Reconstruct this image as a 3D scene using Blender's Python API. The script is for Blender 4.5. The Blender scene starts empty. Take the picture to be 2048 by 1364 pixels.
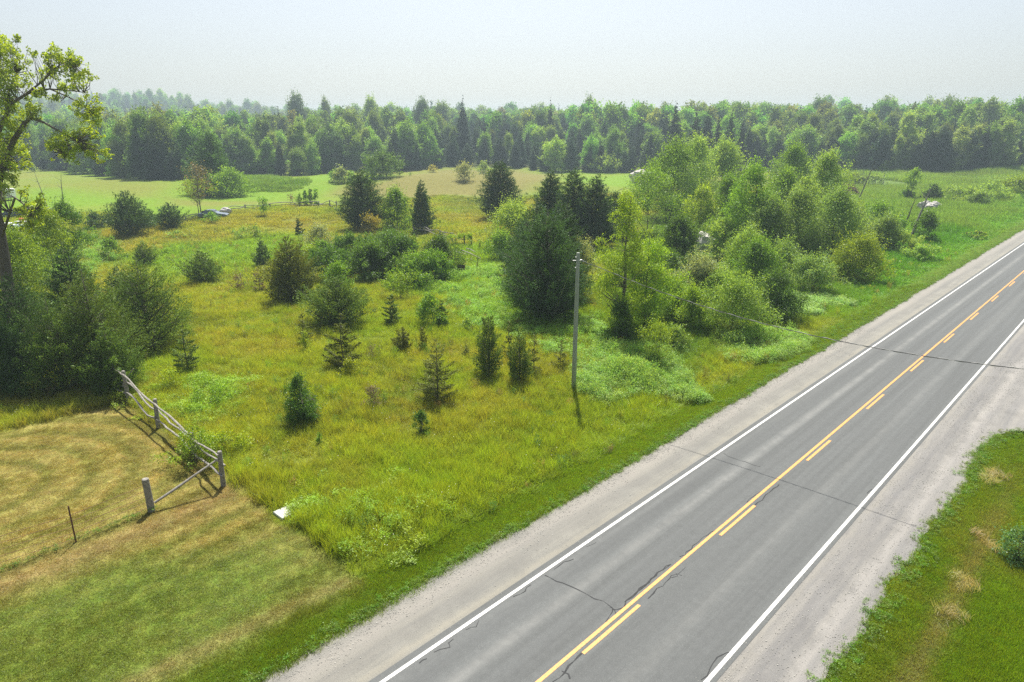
import bpy, math, random
import numpy as np
SC = bpy.context.scene
COL = SC.collection
# ------------------------------------------------------------------ camera, sky, sun, exposure
CAMH, F, PIT = 16.0, 1365.0, math.atan(426/1365)
cam = bpy.data.cameras.new('camera'); camo = bpy.data.objects.new('camera', cam); COL.objects.link(camo)
cam.sensor_width = 36; cam.lens = 36*F/2048; cam.clip_start = .2; cam.clip_end = 12000
camo.location = (0, 0, CAMH); camo.rotation_euler = (math.pi/2-PIT, 0, 0)
SC.camera = camo
SUN_EL, SUN_AZ = 59.5, 1          # azimuth from +Y towards +X
w = bpy.data.worlds.new('World'); SC.world = w; w.use_nodes = True
nt = w.node_tree; bg = nt.nodes['Background']
sky = nt.nodes.new('ShaderNodeTexSky'); sky.sky_type = 'NISHITA'; sky.sun_disc = False
sky.sun_elevation = math.radians(SUN_EL); sky.sun_rotation = math.radians(SUN_AZ)
sky.air_density = 1.0; sky.dust_density = 3.0; sky.ozone_density = 1.0; sky.altitude = 200
hsv = nt.nodes.new('ShaderNodeHueSaturation'); hsv.inputs['Saturation'].default_value = .58
nt.links.new(sky.outputs[0], hsv.inputs['Color']); nt.links.new(hsv.outputs[0], bg.inputs[0])
bg.inputs[1].default_value = .077
sl = bpy.data.lights.new('sun', 'SUN'); so = bpy.data.objects.new('sun', sl); COL.objects.link(so)
sl.energy = 5.0; sl.angle = math.radians(.7); sl.color = (1, .95, .86)
el, az = math.radians(SUN_EL), math.radians(SUN_AZ)
so.rotation_euler = (math.pi/2-el, 0, math.pi-az); so.location = (0, 50, 80)
SC.view_settings.view_transform = 'Standard'; SC.view_settings.look = 'None'
SC.view_settings.exposure = .85; SC.view_settings.gamma = 1
SC.cycles.max_bounces = 6; SC.cycles.diffuse_bounces = 3; SC.cycles.glossy_bounces = 2
SC.cycles.transmission_bounces = 4; SC.cycles.transparent_max_bounces = 6; SC.cycles.volume_bounces = 0
SC.cycles.sample_clamp_indirect = 4; SC.cycles.use_denoising = False; SC.cycles.use_adaptive_sampling = False

# ------------------------------------------------------------------ helpers
RNG = np.random.default_rng(7)
A0 = math.radians(43.6); DX, DY = math.sin(A0), math.cos(A0); NX, NY = DY, -DX
def ST(x, y): return x*DX+y*DY, x*NX+y*NY               # along the road, right of the camera
def XY(s, t): return s*DX+t*NX, s*DY+t*NY
def ss(a, b, x):
    u = np.clip((x-a)/(b-a), 0, 1); return u*u*(3-2*u)
def wn(x, y, k, seed=0):                                  # smooth cheap noise, -1..1
    r = np.random.default_rng(seed); o = 0
    for i in range(7):
        a = r.uniform(0, 6.283); f = k*r.uniform(.5, 1.9); p = r.uniform(0, 6.283); q = r.uniform(0, 6.283)
        o = o+np.sin((x*math.cos(a)+y*math.sin(a))*f+p+1.3*np.sin((x*-math.sin(a)+y*math.cos(a))*f*.7+q))
    return o/4.2
def flat(px, py, z=0.0):
    x = px-1024; y = 682-py
    fy = F*math.cos(PIT)+y*math.sin(PIT); fz = -F*math.sin(PIT)+y*math.cos(PIT)
    t = (z-CAMH)/fz
    return x*t, fy*t
KN = [(*flat(905, 372), 38, 22, 3.2), (*flat(590, 428), 34, 14, 1.5), (*flat(270, 372), 60, 30, 2.2)]
def T(x, y):
    s, t = ST(x, y); z = 0*x
    for cx, cy, rx, ry, h in KN: z = z+h*np.exp(-((x-cx)/rx)**2-((y-cy)/ry)**2)
    r = np.hypot(x, y)
    z = z+.10*wn(x, y, .13, 3)*ss(18, 30, -t)+.35*wn(x, y, .035, 4)*ss(25, 70, -t)
    z = z-.45*ss(17.0, 20.5, -t)*(1-ss(21, 27, -t))*ss(14, 30, s) - .12*ss(16.9, 18.5, -t)
    z = z-.5*ss(-4.6, -1.2, t)*(1-ss(46, 50, s))
    a = np.arctan2(x, y)
    z = z+(.014+.028*ss(-.36, -.20, a))*np.clip(r-252, 0, 230)*ss(250, 300, r)
    z = z+35*ss(600, 1150, r)*np.exp(-((a+.50)/.22)**2)
    road = ss(17.2, 16.6, -t)*ss(-4.2, -4.6, t)
    return z*(1-road)-.03*road
def G(px, py):
    z = 0.0
    for _ in range(14):
        x, y = flat(px, py, z); z = .5*z+.5*float(T(x, y))
    return x, y, float(T(x, y))
def HT(y, py):                                            # height of the point seen at row py at depth y
    v = 682-py
    fy = F*math.cos(PIT)+v*math.sin(PIT); fz = -F*math.sin(PIT)+v*math.cos(PIT)
    return CAMH+fz/fy*y
def depth(y, z=0): return y*math.cos(PIT)+(CAMH-z)*math.sin(PIT)
def tag(o, label=None, cat=None, group=None, kind=None):
    if label: o['label'] = label
    if cat: o['category'] = cat
    if group: o['group'] = group
    if kind: o['kind'] = kind
    return o
def empty(name, loc, rz=0, sc=1):
    o = bpy.data.objects.new(name, None); COL.objects.link(o); o.location = loc; o.rotation_euler = (0, 0, rz)
    o.scale = (sc,)*3 if not hasattr(sc, '__len__') else sc; o.empty_display_size = .2; return o
def mesh_np(name, v, nper, mat, attr=None, idx=None, smooth=False):
    me = bpy.data.meshes.new(name); v = np.ascontiguousarray(v, np.float32).reshape(-1, 3)
    if idx is None: idx = np.arange(len(v), dtype=np.int32)
    idx = np.ascontiguousarray(idx, np.int32).ravel(); nf = len(idx)//nper
    me.vertices.add(len(v)); me.vertices.foreach_set('co', v.ravel())
    me.loops.add(len(idx)); me.loops.foreach_set('vertex_index', idx)
    me.polygons.add(nf); me.polygons.foreach_set('loop_start', np.arange(nf, dtype=np.int32)*nper)
    me.polygons.foreach_set('loop_total', np.full(nf, nper, np.int32))
    me.update(calc_edges=True)
    if smooth: me.polygons.foreach_set('use_smooth', np.ones(nf, bool))
    for k, a in (attr or {}).items():
        a = np.asarray(a, np.float32)
        if a.ndim == 1: me.attributes.new(k, 'FLOAT', 'POINT').data.foreach_set('value', a)
        else: me.attributes.new(k, 'FLOAT_COLOR', 'POINT').data.foreach_set('color', np.c_[a, np.ones(len(a))].astype(np.float32).ravel())
    if mat: me.materials.append(mat)
    return me
def link(name, me, parent=None, loc=None, color=None):
    o = bpy.data.objects.new(name, me); COL.objects.link(o)
    if parent: o.parent = parent
    if loc is not None: o.location = loc
    if color is not None: o.color = (*color, 1)
    return o
class MB:                                                 # collects shapes into one mesh
    def __init__(s): s.v = []; s.f = []
    def add(s, v, f):
        n = len(s.v); s.v += [tuple(p) for p in v]; s.f += [tuple(i+n for i in q) for q in f]; return s
    def box(s, c, d, rz=0, taper=0):
        hx, hy, hz = d[0]/2, d[1]/2, d[2]/2; v = []
        b = min(d)*.12
        rings = [(-hz, b), (-hz+b, 0), (hz-b, 0), (hz, b)]
        ca, sa = math.cos(rz), math.sin(rz)
        for z, i in rings:
            k = 1-taper*(z+hz)/(2*hz)
            for a, e in ((-1, -1), (1, -1), (1, 1), (-1, 1)):
                x = a*(hx*k-i); y = e*(hy*k-i)
                v.append((c[0]+x*ca-y*sa, c[1]+x*sa+y*ca, c[2]+z))
        f = [(3, 2, 1, 0), (12, 13, 14, 15)]
        for r in range(3):
            for k in range(4):
                q = (k+1) % 4; f.append((r*4+k, r*4+q, r*4+4+q, r*4+4+k))
        return s.add(v, f)
    def tube(s, P, R, n=6, cap=True):
        P = [np.array(p, float) for p in P]; R = R if hasattr(R, '__len__') else [R]*len(P)
        v = []; f = []; up = None
        for i, p in enumerate(P):
            d = P[min(i+1, len(P)-1)]-P[max(i-1, 0)]; d /= (np.linalg.norm(d)+1e-9)
            if up is None: up = np.array((1, 0, 0.)) if abs(d[0]) < .8 else np.array((0, 1., 0))
            a = np.cross(d, up); a /= np.linalg.norm(a)+1e-9; b = np.cross(d, a); up = -b if False else up
            for k in range(n):
                t = 2*math.pi*k/n; v.append(p+R[i]*(a*math.cos(t)+b*math.sin(t)))
        for i in range(len(P)-1):
            for k in range(n):
                q = (k+1) % n; f.append((i*n+k, i*n+n+k, i*n+n+q, i*n+q))
        if cap: f += [tuple(range(n)), tuple(range((len(P)-1)*n+n-1, (len(P)-1)*n-1, -1))]
        return s.add(v, f)
    def build(s, name, mat, parent=None, loc=None, color=None, smooth=False):
        me = bpy.data.meshes.new(name); me.from_pydata(s.v, [], s.f); me.materials.append(mat)
        if smooth: me.polygons.foreach_set('use_smooth', [True]*len(me.polygons))
        return link(name, me, parent, loc, color)

# ------------------------------------------------------------------ materials
def newmat(name):
    m = bpy.data.materials.new(name); m.use_nodes = True; n = m.node_tree; n.nodes.clear()
    out = n.nodes.new('ShaderNodeOutputMaterial'); return m, n, out
def N(nt, typ, **kw):
    n = nt.nodes.new(typ)
    for k, v in kw.items():
        if k.startswith('i_'): n.inputs[k[2:].replace('_', ' ')].default_value = v
        elif isinstance(k, str) and hasattr(n, k): setattr(n, k, v)
    return n
def mathn(nt, op, a, b=None, c=None):
    n = nt.nodes.new('ShaderNodeMath'); n.operation = op
    for i, x in enumerate((a, b, c)):
        if x is None: continue
        if hasattr(x, 'links') or hasattr(x, 'is_linked'): nt.links.new(x, n.inputs[i])
        else: n.inputs[i].default_value = x
    return n.outputs[0]
def mixc(nt, fac, a, b, mode='MIX'):
    n = nt.nodes.new('ShaderNodeMix'); n.data_type = 'RGBA'; n.blend_type = mode
    for i, x in ((0, fac), (6, a), (7, b)):
        if hasattr(x, 'is_linked'): nt.links.new(x, n.inputs[i])
        else: n.inputs[i].default_value = (*x, 1) if hasattr(x, '__len__') and len(x) == 3 else x
    return n.outputs[2]
def noise(nt, scale, det=4, rough=.6, vec=None, dist=0):
    n = nt.nodes.new('ShaderNodeTexNoise'); n.inputs['Scale'].default_value = scale
    n.inputs['Detail'].default_value = det; n.inputs['Roughness'].default_value = rough; n.inputs['Distortion'].default_value = dist
    if vec is not None: nt.links.new(vec, n.inputs['Vector'])
    return n.outputs['Fac']
def ramp(nt, fac, stops):
    n = nt.nodes.new('ShaderNodeValToRGB'); nt.links.new(fac, n.inputs[0]); e = n.color_ramp.elements
    while len(e) < len(stops): e.new(.5)
    for q, (p, c) in zip(e, stops): q.position = p; q.color = (*c, 1) if hasattr(c, '__len__') else (c, c, c, 1)
    return n.outputs[0]
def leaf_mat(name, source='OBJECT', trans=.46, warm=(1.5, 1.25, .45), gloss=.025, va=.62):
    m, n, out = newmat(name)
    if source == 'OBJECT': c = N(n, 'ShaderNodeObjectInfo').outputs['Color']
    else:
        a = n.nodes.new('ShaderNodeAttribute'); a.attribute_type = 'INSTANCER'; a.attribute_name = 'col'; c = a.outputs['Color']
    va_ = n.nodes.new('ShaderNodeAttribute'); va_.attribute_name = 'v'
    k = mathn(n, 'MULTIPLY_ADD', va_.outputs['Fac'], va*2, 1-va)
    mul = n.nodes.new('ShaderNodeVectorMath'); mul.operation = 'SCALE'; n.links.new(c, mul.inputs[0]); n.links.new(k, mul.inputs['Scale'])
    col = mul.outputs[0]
    d = N(n, 'ShaderNodeBsdfDiffuse'); n.links.new(col, d.inputs[0])
    tr = N(n, 'ShaderNodeBsdfTranslucent'); tc = mixc(n, 1.0, col, warm, 'MULTIPLY'); n.links.new(tc, tr.inputs[0])
    mx = N(n, 'ShaderNodeMixShader'); mx.inputs[0].default_value = trans
    n.links.new(d.outputs[0], mx.inputs[1]); n.links.new(tr.outputs[0], mx.inputs[2])
    gl = N(n, 'ShaderNodeBsdfGlossy'); gl.inputs['Roughness'].default_value = .45
    m2 = N(n, 'ShaderNodeMixShader'); m2.inputs[0].default_value = gloss
    n.links.new(mx.outputs[0], m2.inputs[1]); n.links.new(gl.outputs[0], m2.inputs[2]); n.links.new(m2.outputs[0], out.inputs[0])
    return m
M = {}
M['leaf'] = leaf_mat('leaf'); M['needle'] = leaf_mat('needle', trans=.28, warm=(1.4, 1.15, .5), gloss=.015)
M['tuft'] = leaf_mat('grass_blades', 'INST', trans=.45, warm=(1.35, 1.2, .5), gloss=.02)
M['farleaf'] = leaf_mat('far_leaf', 'INST', trans=.35, gloss=.0)
def simple(name, c1, c2, scale=6, rough=.85, bump=.3, stretch=None, metal=0, det=6):
    m, n, out = newmat(name)
    tc = N(n, 'ShaderNodeTexCoord'); vec = tc.outputs['Object']
    if stretch:
        mp = N(n, 'ShaderNodeMapping'); mp.inputs['Scale'].default_value = stretch; n.links.new(vec, mp.inputs[0]); vec = mp.outputs[0]
    f = noise(n, scale, det, .65, vec); c = ramp(n, f, [(.3, c1), (.7, c2)])
    b = N(n, 'ShaderNodeBsdfPrincipled'); n.links.new(c, b.inputs['Base Color']); b.inputs['Roughness'].default_value = rough
    b.inputs['Metallic'].default_value = metal
    if bump:
        bp = N(n, 'ShaderNodeBump'); bp.inputs['Strength'].default_value = bump; bp.inputs['Distance'].default_value = .02
        n.links.new(f, bp.inputs['Height']); n.links.new(bp.outputs[0], b.inputs['Normal'])
    n.links.new(b.outputs[0], out.inputs[0]); return m
M['bark'] = simple('bark', (.055, .045, .035), (.16, .135, .11), 5, stretch=(3, 3, .6), bump=.6)
M['palebark'] = simple('pale_bark', (.16, .15, .13), (.32, .30, .26), 6, stretch=(3, 3, .7), bump=.5)
M['oldwood'] = simple('weathered_wood', (.13, .12, .105), (.36, .34, .30), 9, stretch=(1, 1, 1), bump=.6)
M['polewood'] = simple('pole_wood', (.22, .25, .20), (.40, .43, .36), 5, stretch=(12, 12, .5), bump=.4)
M['rust'] = simple('rusty_steel', (.10, .05, .03), (.2, .1, .06), 20, bump=.2)
M['steel'] = simple('galvanised_steel', (.25, .26, .26), (.4, .41, .41), 20, rough=.5, metal=.6, bump=.1)
M['cable'] = simple('cable_jacket', (.05, .05, .05), (.09, .09, .09), 8, bump=0)
M['cablelight'] = simple('cable_wrap', (.45, .45, .43), (.6, .6, .57), 8, bump=0)
M['concrete'] = simple('concrete', (.42, .44, .40), (.62, .64, .58), 5, bump=.3)
M['stump'] = simple('rotten_wood', (.035, .02, .014), (.12, .065, .04), 5, bump=.8)
M['rock'] = simple('pale_rock', (.30, .28, .27), (.58, .55, .52), 2.5, bump=.8)
M['brush'] = simple('dead_brush', (.12, .06, .045), (.26, .14, .10), 3, bump=.6)
M['glass'] = simple('dark_glass', (.02, .025, .03), (.03, .035, .04), 2, rough=.08, bump=0)
M['tyre'] = simple('tyre', (.02, .02, .02), (.03, .03, .03), 9, bump=0)
M['blue'] = simple('blue_paint', (.015, .03, .09), (.02, .04, .12), 2, rough=.25, bump=0)
M['greyblue'] = simple('grey_blue_paint', (.13, .17, .22), (.17, .21, .27), 2, rough=.3, bump=0)
M['white'] = simple('white_paint', (.62, .64, .66), (.74, .76, .78), 3, rough=.4, bump=0)
M['darkgreen'] = simple('dark_green_panel', (.02, .045, .035), (.03, .06, .045), 4, stretch=(6, 6, .3), bump=.1)
M['tarp'] = simple('pale_blue_tarp', (.45, .55, .66), (.6, .68, .76), 2, bump=.6)
M['orange'] = simple('orange_plastic', (.55, .12, .04), (.65, .18, .06), 3, bump=0)

def ground_mat():
    m, n, out = newmat('ground_cover')
    a = n.nodes.new('ShaderNodeAttribute'); a.attribute_name = 'col'
    g = n.nodes.new('ShaderNodeAttribute'); g.attribute_name = 'fine'
    P = N(n, 'ShaderNodeNewGeometry').outputs['Position']
    n1 = noise(n, 1.1, 6, .72, P); n2 = noise(n, 9, 5, .7, P); n3 = noise(n, .22, 4, .6, P)
    n4 = noise(n, 34, 3, .7, P)
    k = mathn(n, 'MULTIPLY', ramp(n, n2, [(.3, .62), (.7, 1.38)]), ramp(n, n1, [(.3, .78), (.7, 1.2)]))
    k = mathn(n, 'MULTIPLY', k, ramp(n, n4, [(.3, .68), (.7, 1.32)]))
    mul = n.nodes.new('ShaderNodeVectorMath'); mul.operation = 'SCALE'; n.links.new(a.outputs['Color'], mul.inputs[0]); n.links.new(k, mul.inputs['Scale'])
    hs = N(n, 'ShaderNodeHueSaturation'); n.links.new(mul.outputs[0], hs.inputs['Color'])
    n.links.new(ramp(n, noise(n, 2.3, 6, .75, P, .3), [(.3, .475), (.7, .525)]), hs.inputs['Hue'])
    b = N(n, 'ShaderNodeBsdfPrincipled'); n.links.new(hs.outputs[0], b.inputs['Base Color']); b.inputs['Roughness'].default_value = .95
    b.inputs['Specular IOR Level'].default_value = .1
    bp = N(n, 'ShaderNodeBump'); bp.inputs['Strength'].default_value = .9; bp.inputs['Distance'].default_value = .08
    n.links.new(n2, bp.inputs['Height']); n.links.new(bp.outputs[0], b.inputs['Normal'])
    n.links.new(b.outputs[0], out.inputs[0]); return m
def roadcoord(n):                                         # x = across the road (t), y = along (s)
    P = N(n, 'ShaderNodeNewGeometry').outputs['Position']
    mp = N(n, 'ShaderNodeMapping'); mp.vector_type = 'POINT'
    mp.inputs['Rotation'].default_value = (0, 0, A0); n.links.new(P, mp.inputs[0]); return mp.outputs[0]
def asphalt_mat():
    m, n, out = newmat('asphalt'); v = roadcoord(n)
    sp = N(n, 'ShaderNodeSeparateXYZ'); n.links.new(v, sp.inputs[0]); t = sp.outputs[0]
    mp = N(n, 'ShaderNodeMapping'); mp.inputs['Scale'].default_value = (1.6, .03, 1); n.links.new(v, mp.inputs[0])
    streak = noise(n, 1.6, 5, .6, mp.outputs[0], .1)
    fine = noise(n, 60, 3, .8, v); med = noise(n, 3.5, 5, .65, v)
    base = ramp(n, fine, [(.3, (.058, .063, .064)), (.58, (.108, .114, .113)), (.78, (.26, .26, .25))])
    base = mixc(n, 1.0, base, ramp(n, streak, [(.3, .84), (.7, 1.16)]), 'MULTIPLY')
    base = mixc(n, 1.0, base, ramp(n, med, [(.3, .92), (.7, 1.08)]), 'MULTIPLY')
    # worn pale bands between the wheel paths of each lane
    for tc, wd, am in ((-12.75, .22, .40), (-8.95, .25, .16), (-14.0, .22, .10)):
        d = mathn(n, 'DIVIDE', mathn(n, 'SUBTRACT', t, tc), wd)
        g = mathn(n, 'POWER', 2.718, mathn(n, 'MULTIPLY', mathn(n, 'MULTIPLY', d, d), -1))
        g = mathn(n, 'MULTIPLY', g, ramp(n, noise(n, .9, 5, .7, v), [(.28, .15), (.7, 1.0)]))
        base = mixc(n, mathn(n, 'MULTIPLY', g, am), base, (.30, .30, .285))
    for tc, wd, am in ((-13.6, .35, .25), (-11.8, .4, .22), (-9.8, .4, .15), (-8.0, .4, .22)):
        d = mathn(n, 'DIVIDE', mathn(n, 'SUBTRACT', t, tc), wd)
        g = mathn(n, 'POWER', 2.718, mathn(n, 'MULTIPLY', mathn(n, 'MULTIPLY', d, d), -1))
        base = mixc(n, mathn(n, 'MULTIPLY', g, am), base, (.075, .078, .08))
    b = N(n, 'ShaderNodeBsdfPrincipled'); n.links.new(base, b.inputs['Base Color']); b.inputs['Roughness'].default_value = .82
    b.inputs['Specular IOR Level'].default_value = .3
    bp = N(n, 'ShaderNodeBump'); bp.inputs['Strength'].default_value = .35; bp.inputs['Distance'].default_value = .01
    n.links.new(fine, bp.inputs['Height']); n.links.new(bp.outputs[0], b.inputs['Normal'])
    n.links.new(b.outputs[0], out.inputs[0]); return m
def gravel_mat(name, pav, edge, rut, tint):
    m, n, out = newmat(name); v = roadcoord(n)
    sp = N(n, 'ShaderNodeSeparateXYZ'); n.links.new(v, sp.inputs[0])
    mp = N(n, 'ShaderNodeMapping'); mp.inputs['Scale'].default_value = (1.5, .06, 1); n.links.new(v, mp.inputs[0])
    streak = noise(n, 1.5, 6, .7, mp.outputs[0], .15)
    fine = noise(n, 26, 5, .85, v); big = noise(n, .6, 6, .7, v)
    c = ramp(n, fine, [(.28, tuple(.62*x for x in tint)), (.5, tint), (.75, tuple(min(1, 1.45*x) for x in tint))])
    c = mixc(n, 1.0, c, ramp(n, streak, [(.3, (.78, .79, .82)), (.7, (1.16, 1.14, 1.1))]), 'MULTIPLY')
    c = mixc(n, 1.0, c, ramp(n, big, [(.3, .86), (.7, 1.12)]), 'MULTIPLY')
    for tc, wd, am, cc in rut:
        d = mathn(n, 'DIVIDE', mathn(n, 'ADD', mathn(n, 'SUBTRACT', sp.outputs[0], tc), mathn(n, 'MULTIPLY', mathn(n, 'SUBTRACT', big, .5), 1.1)), wd)
        g = mathn(n, 'POWER', 2.718, mathn(n, 'MULTIPLY', mathn(n, 'MULTIPLY', d, d), -1))
        c = mixc(n, mathn(n, 'MULTIPLY', mathn(n, 'MULTIPLY', g, am), ramp(n, fine, [(.3, .5), (.7, 1.)])), c, cc)
    b = N(n, 'ShaderNodeBsdfPrincipled'); n.links.new(c, b.inputs['Base Color']); b.inputs['Roughness'].default_value = .95
    bp = N(n, 'ShaderNodeBump'); bp.inputs['Strength'].default_value = .7; bp.inputs['Distance'].default_value = .03
    n.links.new(fine, bp.inputs['Height']); n.links.new(bp.outputs[0], b.inputs['Normal'])
    n.links.new(b.outputs[0], out.inputs[0]); return m
def paint_mat(name, c, wear):
    m, n, out = newmat(name); v = roadcoord(n)
    f = noise(n, 14, 6, .75, v); k = ramp(n, f, [(.5-.12, tuple(.55*x for x in c)), (.5, c)])
    k = mixc(n, ramp(n, noise(n, 40, 3, .8, v), [(.46, 0.), (.62, wear)]), k, (.16, .155, .14))
    b = N(n, 'ShaderNodeBsdfPrincipled'); n.links.new(k, b.inputs['Base Color']); b.inputs['Roughness'].default_value = .6
    n.links.new(b.outputs[0], out.inputs[0]); return m
M['ground'] = ground_mat(); M['asphalt'] = asphalt_mat()
M['gravelL'] = gravel_mat('paved_shoulder', 0, 0, ((-16.3, .35, .6, (.28, .26, .235)), (-14.75, .16, .45, (.25, .23, .18)), (-15.6, .35, .35, (.14, .135, .13))), (.20, .196, .175))
M['gravelR'] = gravel_mat('gravel_shoulder', 0, 0, ((-6.2, .22, .5, (.11, .11, .115)), (-5.3, .2, .55, (.31, .295, .275)), (-6.9, .14, .5, (.26, .245, .21)), (-5.8, .15, .4, (.12, .12, .12))), (.20, .195, .185))
M['wline'] = paint_mat('white_road_paint', (.66, .66, .64), .5); M['yline'] = paint_mat('yellow_road_paint', (.72, .31, .045), .5)
M['tar'] = simple('crack_seal', (.035, .036, .037), (.06, .062, .064), 6, rough=.9, bump=0)
for q in M['tar'].node_tree.nodes:
    if q.type == 'BSDF_PRINCIPLED': q.inputs['Specular IOR Level'].default_value = .05

# ------------------------------------------------------------------ ground colours by place (world polygons)
def WP(pts): return np.array([G(a, b)[:2] for a, b in pts])
def inside(x, y, poly, soft=3.0):                         # soft 0..1 inside a world polygon
    x = x+soft*.5*wn(x, y, .9/soft, 11); y = y+soft*.5*wn(x, y, .8/soft, 12)
    n = len(poly); ins = np.zeros(x.shape, bool); dmin = np.full(x.shape, 1e9)
    for i in range(n):
        x1, y1 = poly[i]; x2, y2 = poly[(i+1) % n]
        c = ((y1 > y) != (y2 > y)) & (x < (x2-x1)*(y-y1)/((y2-y1) if y2 != y1 else 1e-9)+x1); ins ^= c
        dx, dy = x2-x1, y2-y1; u = np.clip(((x-x1)*dx+(y-y1)*dy)/(dx*dx+dy*dy+1e-9), 0, 1)
        dmin = np.minimum(dmin, np.hypot(x-x1-u*dx, y-y1-u*dy))
    sd = np.where(ins, dmin, -dmin); return ss(-soft*.5, soft*.5, sd)
FIELD = WP([(-250, 350), (-60, 335), (60, 335), (180, 345), (420, 358), (640, 350), (760, 352), (870, 338), (1060, 335), (1320, 345), (1320, 385), (1000, 396), (880, 392), (760, 402), (690, 413), (590, 410), (490, 416), (380, 440), (300, 432), (200, 425), (60, 432), (-250, 445)])
LAWNC = G(-70, 985)[:2]
BROWN1 = WP([(690, 372), (770, 362), (860, 340), (1040, 336), (1130, 350), (1120, 372), (980, 388), (880, 391), (760, 392), (650, 398)])
BROWN2 = WP([(-150, 350), (60, 338), (150, 350), (330, 372), (300, 392), (160, 372), (90, 372), (40, 385), (-150, 390)])
BROWN3 = WP([(330, 395), (480, 402), (560, 406), (420, 418), (330, 412)])
GREENM = WP([(250, 520), (330, 488), (480, 478), (600, 470), (640, 500), (520, 528), (430, 548), (330, 560)])
GREENN = WP([(880, 555), (900, 500), (960, 480), (1010, 500), (1010, 560), (1200, 650), (1150, 700), (1010, 640), (920, 640), (830, 580)])
PALEN = WP([(880, 392), (1000, 395), (1010, 430), (930, 425), (870, 410)])
BRNM = WP([(200, 470), (330, 440), (560, 425), (700, 430), (690, 462), (560, 470), (400, 480), (280, 500)])
BRNM2 = WP([(850, 428), (940, 420), (1010, 440), (990, 462), (900, 452)])
MARSH = WP([(1600, 330), (2300, 330), (2300, 420), (2048, 400), (1960, 470), (1850, 460), (1760, 430), (1600, 400)])
THK = WP([(1190, 600), (1200, 690), (1330, 745), (1430, 700), (1600, 640), (1760, 560), (1800, 470), (1600, 420), (1300, 420), (1220, 500)])
DARKG = WP([(1740, 500), (1860, 455), (1960, 470), (1880, 500), (1760, 590)])
TANR = [XY(a, b) for a, b in ((15, -3.4), (40, -3.3), (40, -2.7), (15, -2.4))]
GOLD, BRN, GRN, LUSH, PALE = map(np.array, ((.29, .335, .034), (.32, .30, .055), (.24, .34, .026), (.135, .30, .028), (.15, .26, .075)))
def lerp(a, b, k): return a+(b-a)*k[..., None]
def cover(x, y):
    x = np.asarray(x, float); y = np.asarray(y, float); s, t = ST(x, y); r = np.hypot(x, y)
    n1 = wn(x, y, .22, 21); n2 = wn(x, y, .7, 22); n3 = wn(x, y, .07, 23); n4 = wn(x, y, 2.3, 24)
    c = np.broadcast_to(GOLD, x.shape+(3,)).copy()
    c = lerp(c, GRN, ss(-.5, .5, n1+.45*n2+.25*n4)*.9)
    c = lerp(c, BRN, ss(.15, .9, n3+.5*n2-.2*n1)*.6)
    c = lerp(c, np.array((.15, .20, .028)), ss(.1, .8, wn(x, y, .45, 25)+.5*n4)*.6)
    c = lerp(c, BRN, ss(.2, .9, wn(x, y, .33, 26)+.6*n4)*.55)
    c = lerp(c, BRN, inside(x, y, BRNM, 6)*.45); c = lerp(c, BRN, inside(x, y, BRNM2, 5)*.55)
    c = lerp(c, GRN*.4+LUSH*.7, inside(x, y, GREENM, 6)*.85); c = lerp(c, GRN*.5+LUSH*.6, inside(x, y, GREENN, 3)*.85)
    near = ss(30, 22, -t)*ss(60, 20, s)                   # lush growth by the ditch, near the lawn
    c = lerp(c, GRN*1.0, near*.7)
    tk = ss(-60, -38, t)*ss(60, 75, s)*ss(230, 200, s)
    c = lerp(c, LUSH*1.0, tk*.8)
    c = lerp(c, LUSH*1.05, ss(28, 24, -t)*ss(50, 80, s)*.9)
    f = inside(x, y, FIELD, 6)
    fc = lerp(np.broadcast_to(np.array((.13, .225, .014)), c.shape), np.array((.16, .20, .022)), ss(-.3, .9, n3+.4*n1)*.7)
    fc = lerp(fc, np.array((.165, .155, .042)), inside(x, y, BROWN1, 14)); fc = lerp(fc, np.array((.17, .155, .04)), inside(x, y, BROWN2, 14)*.45)
    fc = lerp(fc, np.array((.17, .16, .04)), inside(x, y, BROWN3, 10)*.7)
    c = lerp(c, fc, f)
    c = lerp(c, np.array((.19, .24, .05)), inside(x, y, PALEN, 8)*.8)
    c = lerp(c, np.array((.13, .25, .03)), inside(x, y, THK, 4)*.85)
    c = lerp(c, np.array((.17, .29, .055)), inside(x, y, MARSH, 8)*.9); c = lerp(c, np.array((.085, .24, .015)), inside(x, y, DARKG, 6)*.8)
    # mown roadside strip and lawn
    c = lerp(c, np.array((.16, .26, .018)), ss(20.0, 18.6, -t)*ss(-30, 20, s)*.9)
    lawn = ss(12.2, 11.6, s+.25*n4)*ss(-45.5, -44, t)
    m1 = ss(-.45, .55, wn(x, y, .55, 31)+.35*n4+.3*n2)
    ccx, ccy = LAWNC; rc_ = np.hypot(x-ccx, (y-ccy)*1.05); b1 = np.sin(rc_*3.3+.5*n1)+.5*np.sin(rc_*7.1+1.2*n1); b2 = np.sin((t+.10*s)*4.2+.7*n1)
    bands = .5+.5*np.clip(np.where(t+.1*s < -30.2, b1, b2)*.8+.3*n4, -1, 1)
    lc = lerp(np.broadcast_to(np.array((.20, .195, .042)), c.shape), np.array((.17, .18, .032)), m1*(.55+.4*ss(-31, -29, t)))
    lc = lerp(lc, np.array((.37, .315, .10)), bands*.8)
    # greener by the road, drier around the gate
    gk = ss(6.5, -1, s-.18*(t+30)+2.5*n1)
    gk = np.clip(ss(-.9, .9, n1+.5*n2+1.0*ss(-28, -22, t)-.9*ss(5, 9, s)*ss(-22, -28, t)), 0, 1)*ss(-30, -25, t+.4*s*0)
    lc = lerp(lc, np.array((.125, .185, .022)), gk*.85)
    lc = lerp(lc, np.array((.30, .235, .10)), np.exp(-((t+19.6+.5*n1)/.45)**2)*.5*ss(-20, -5, s))
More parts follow.
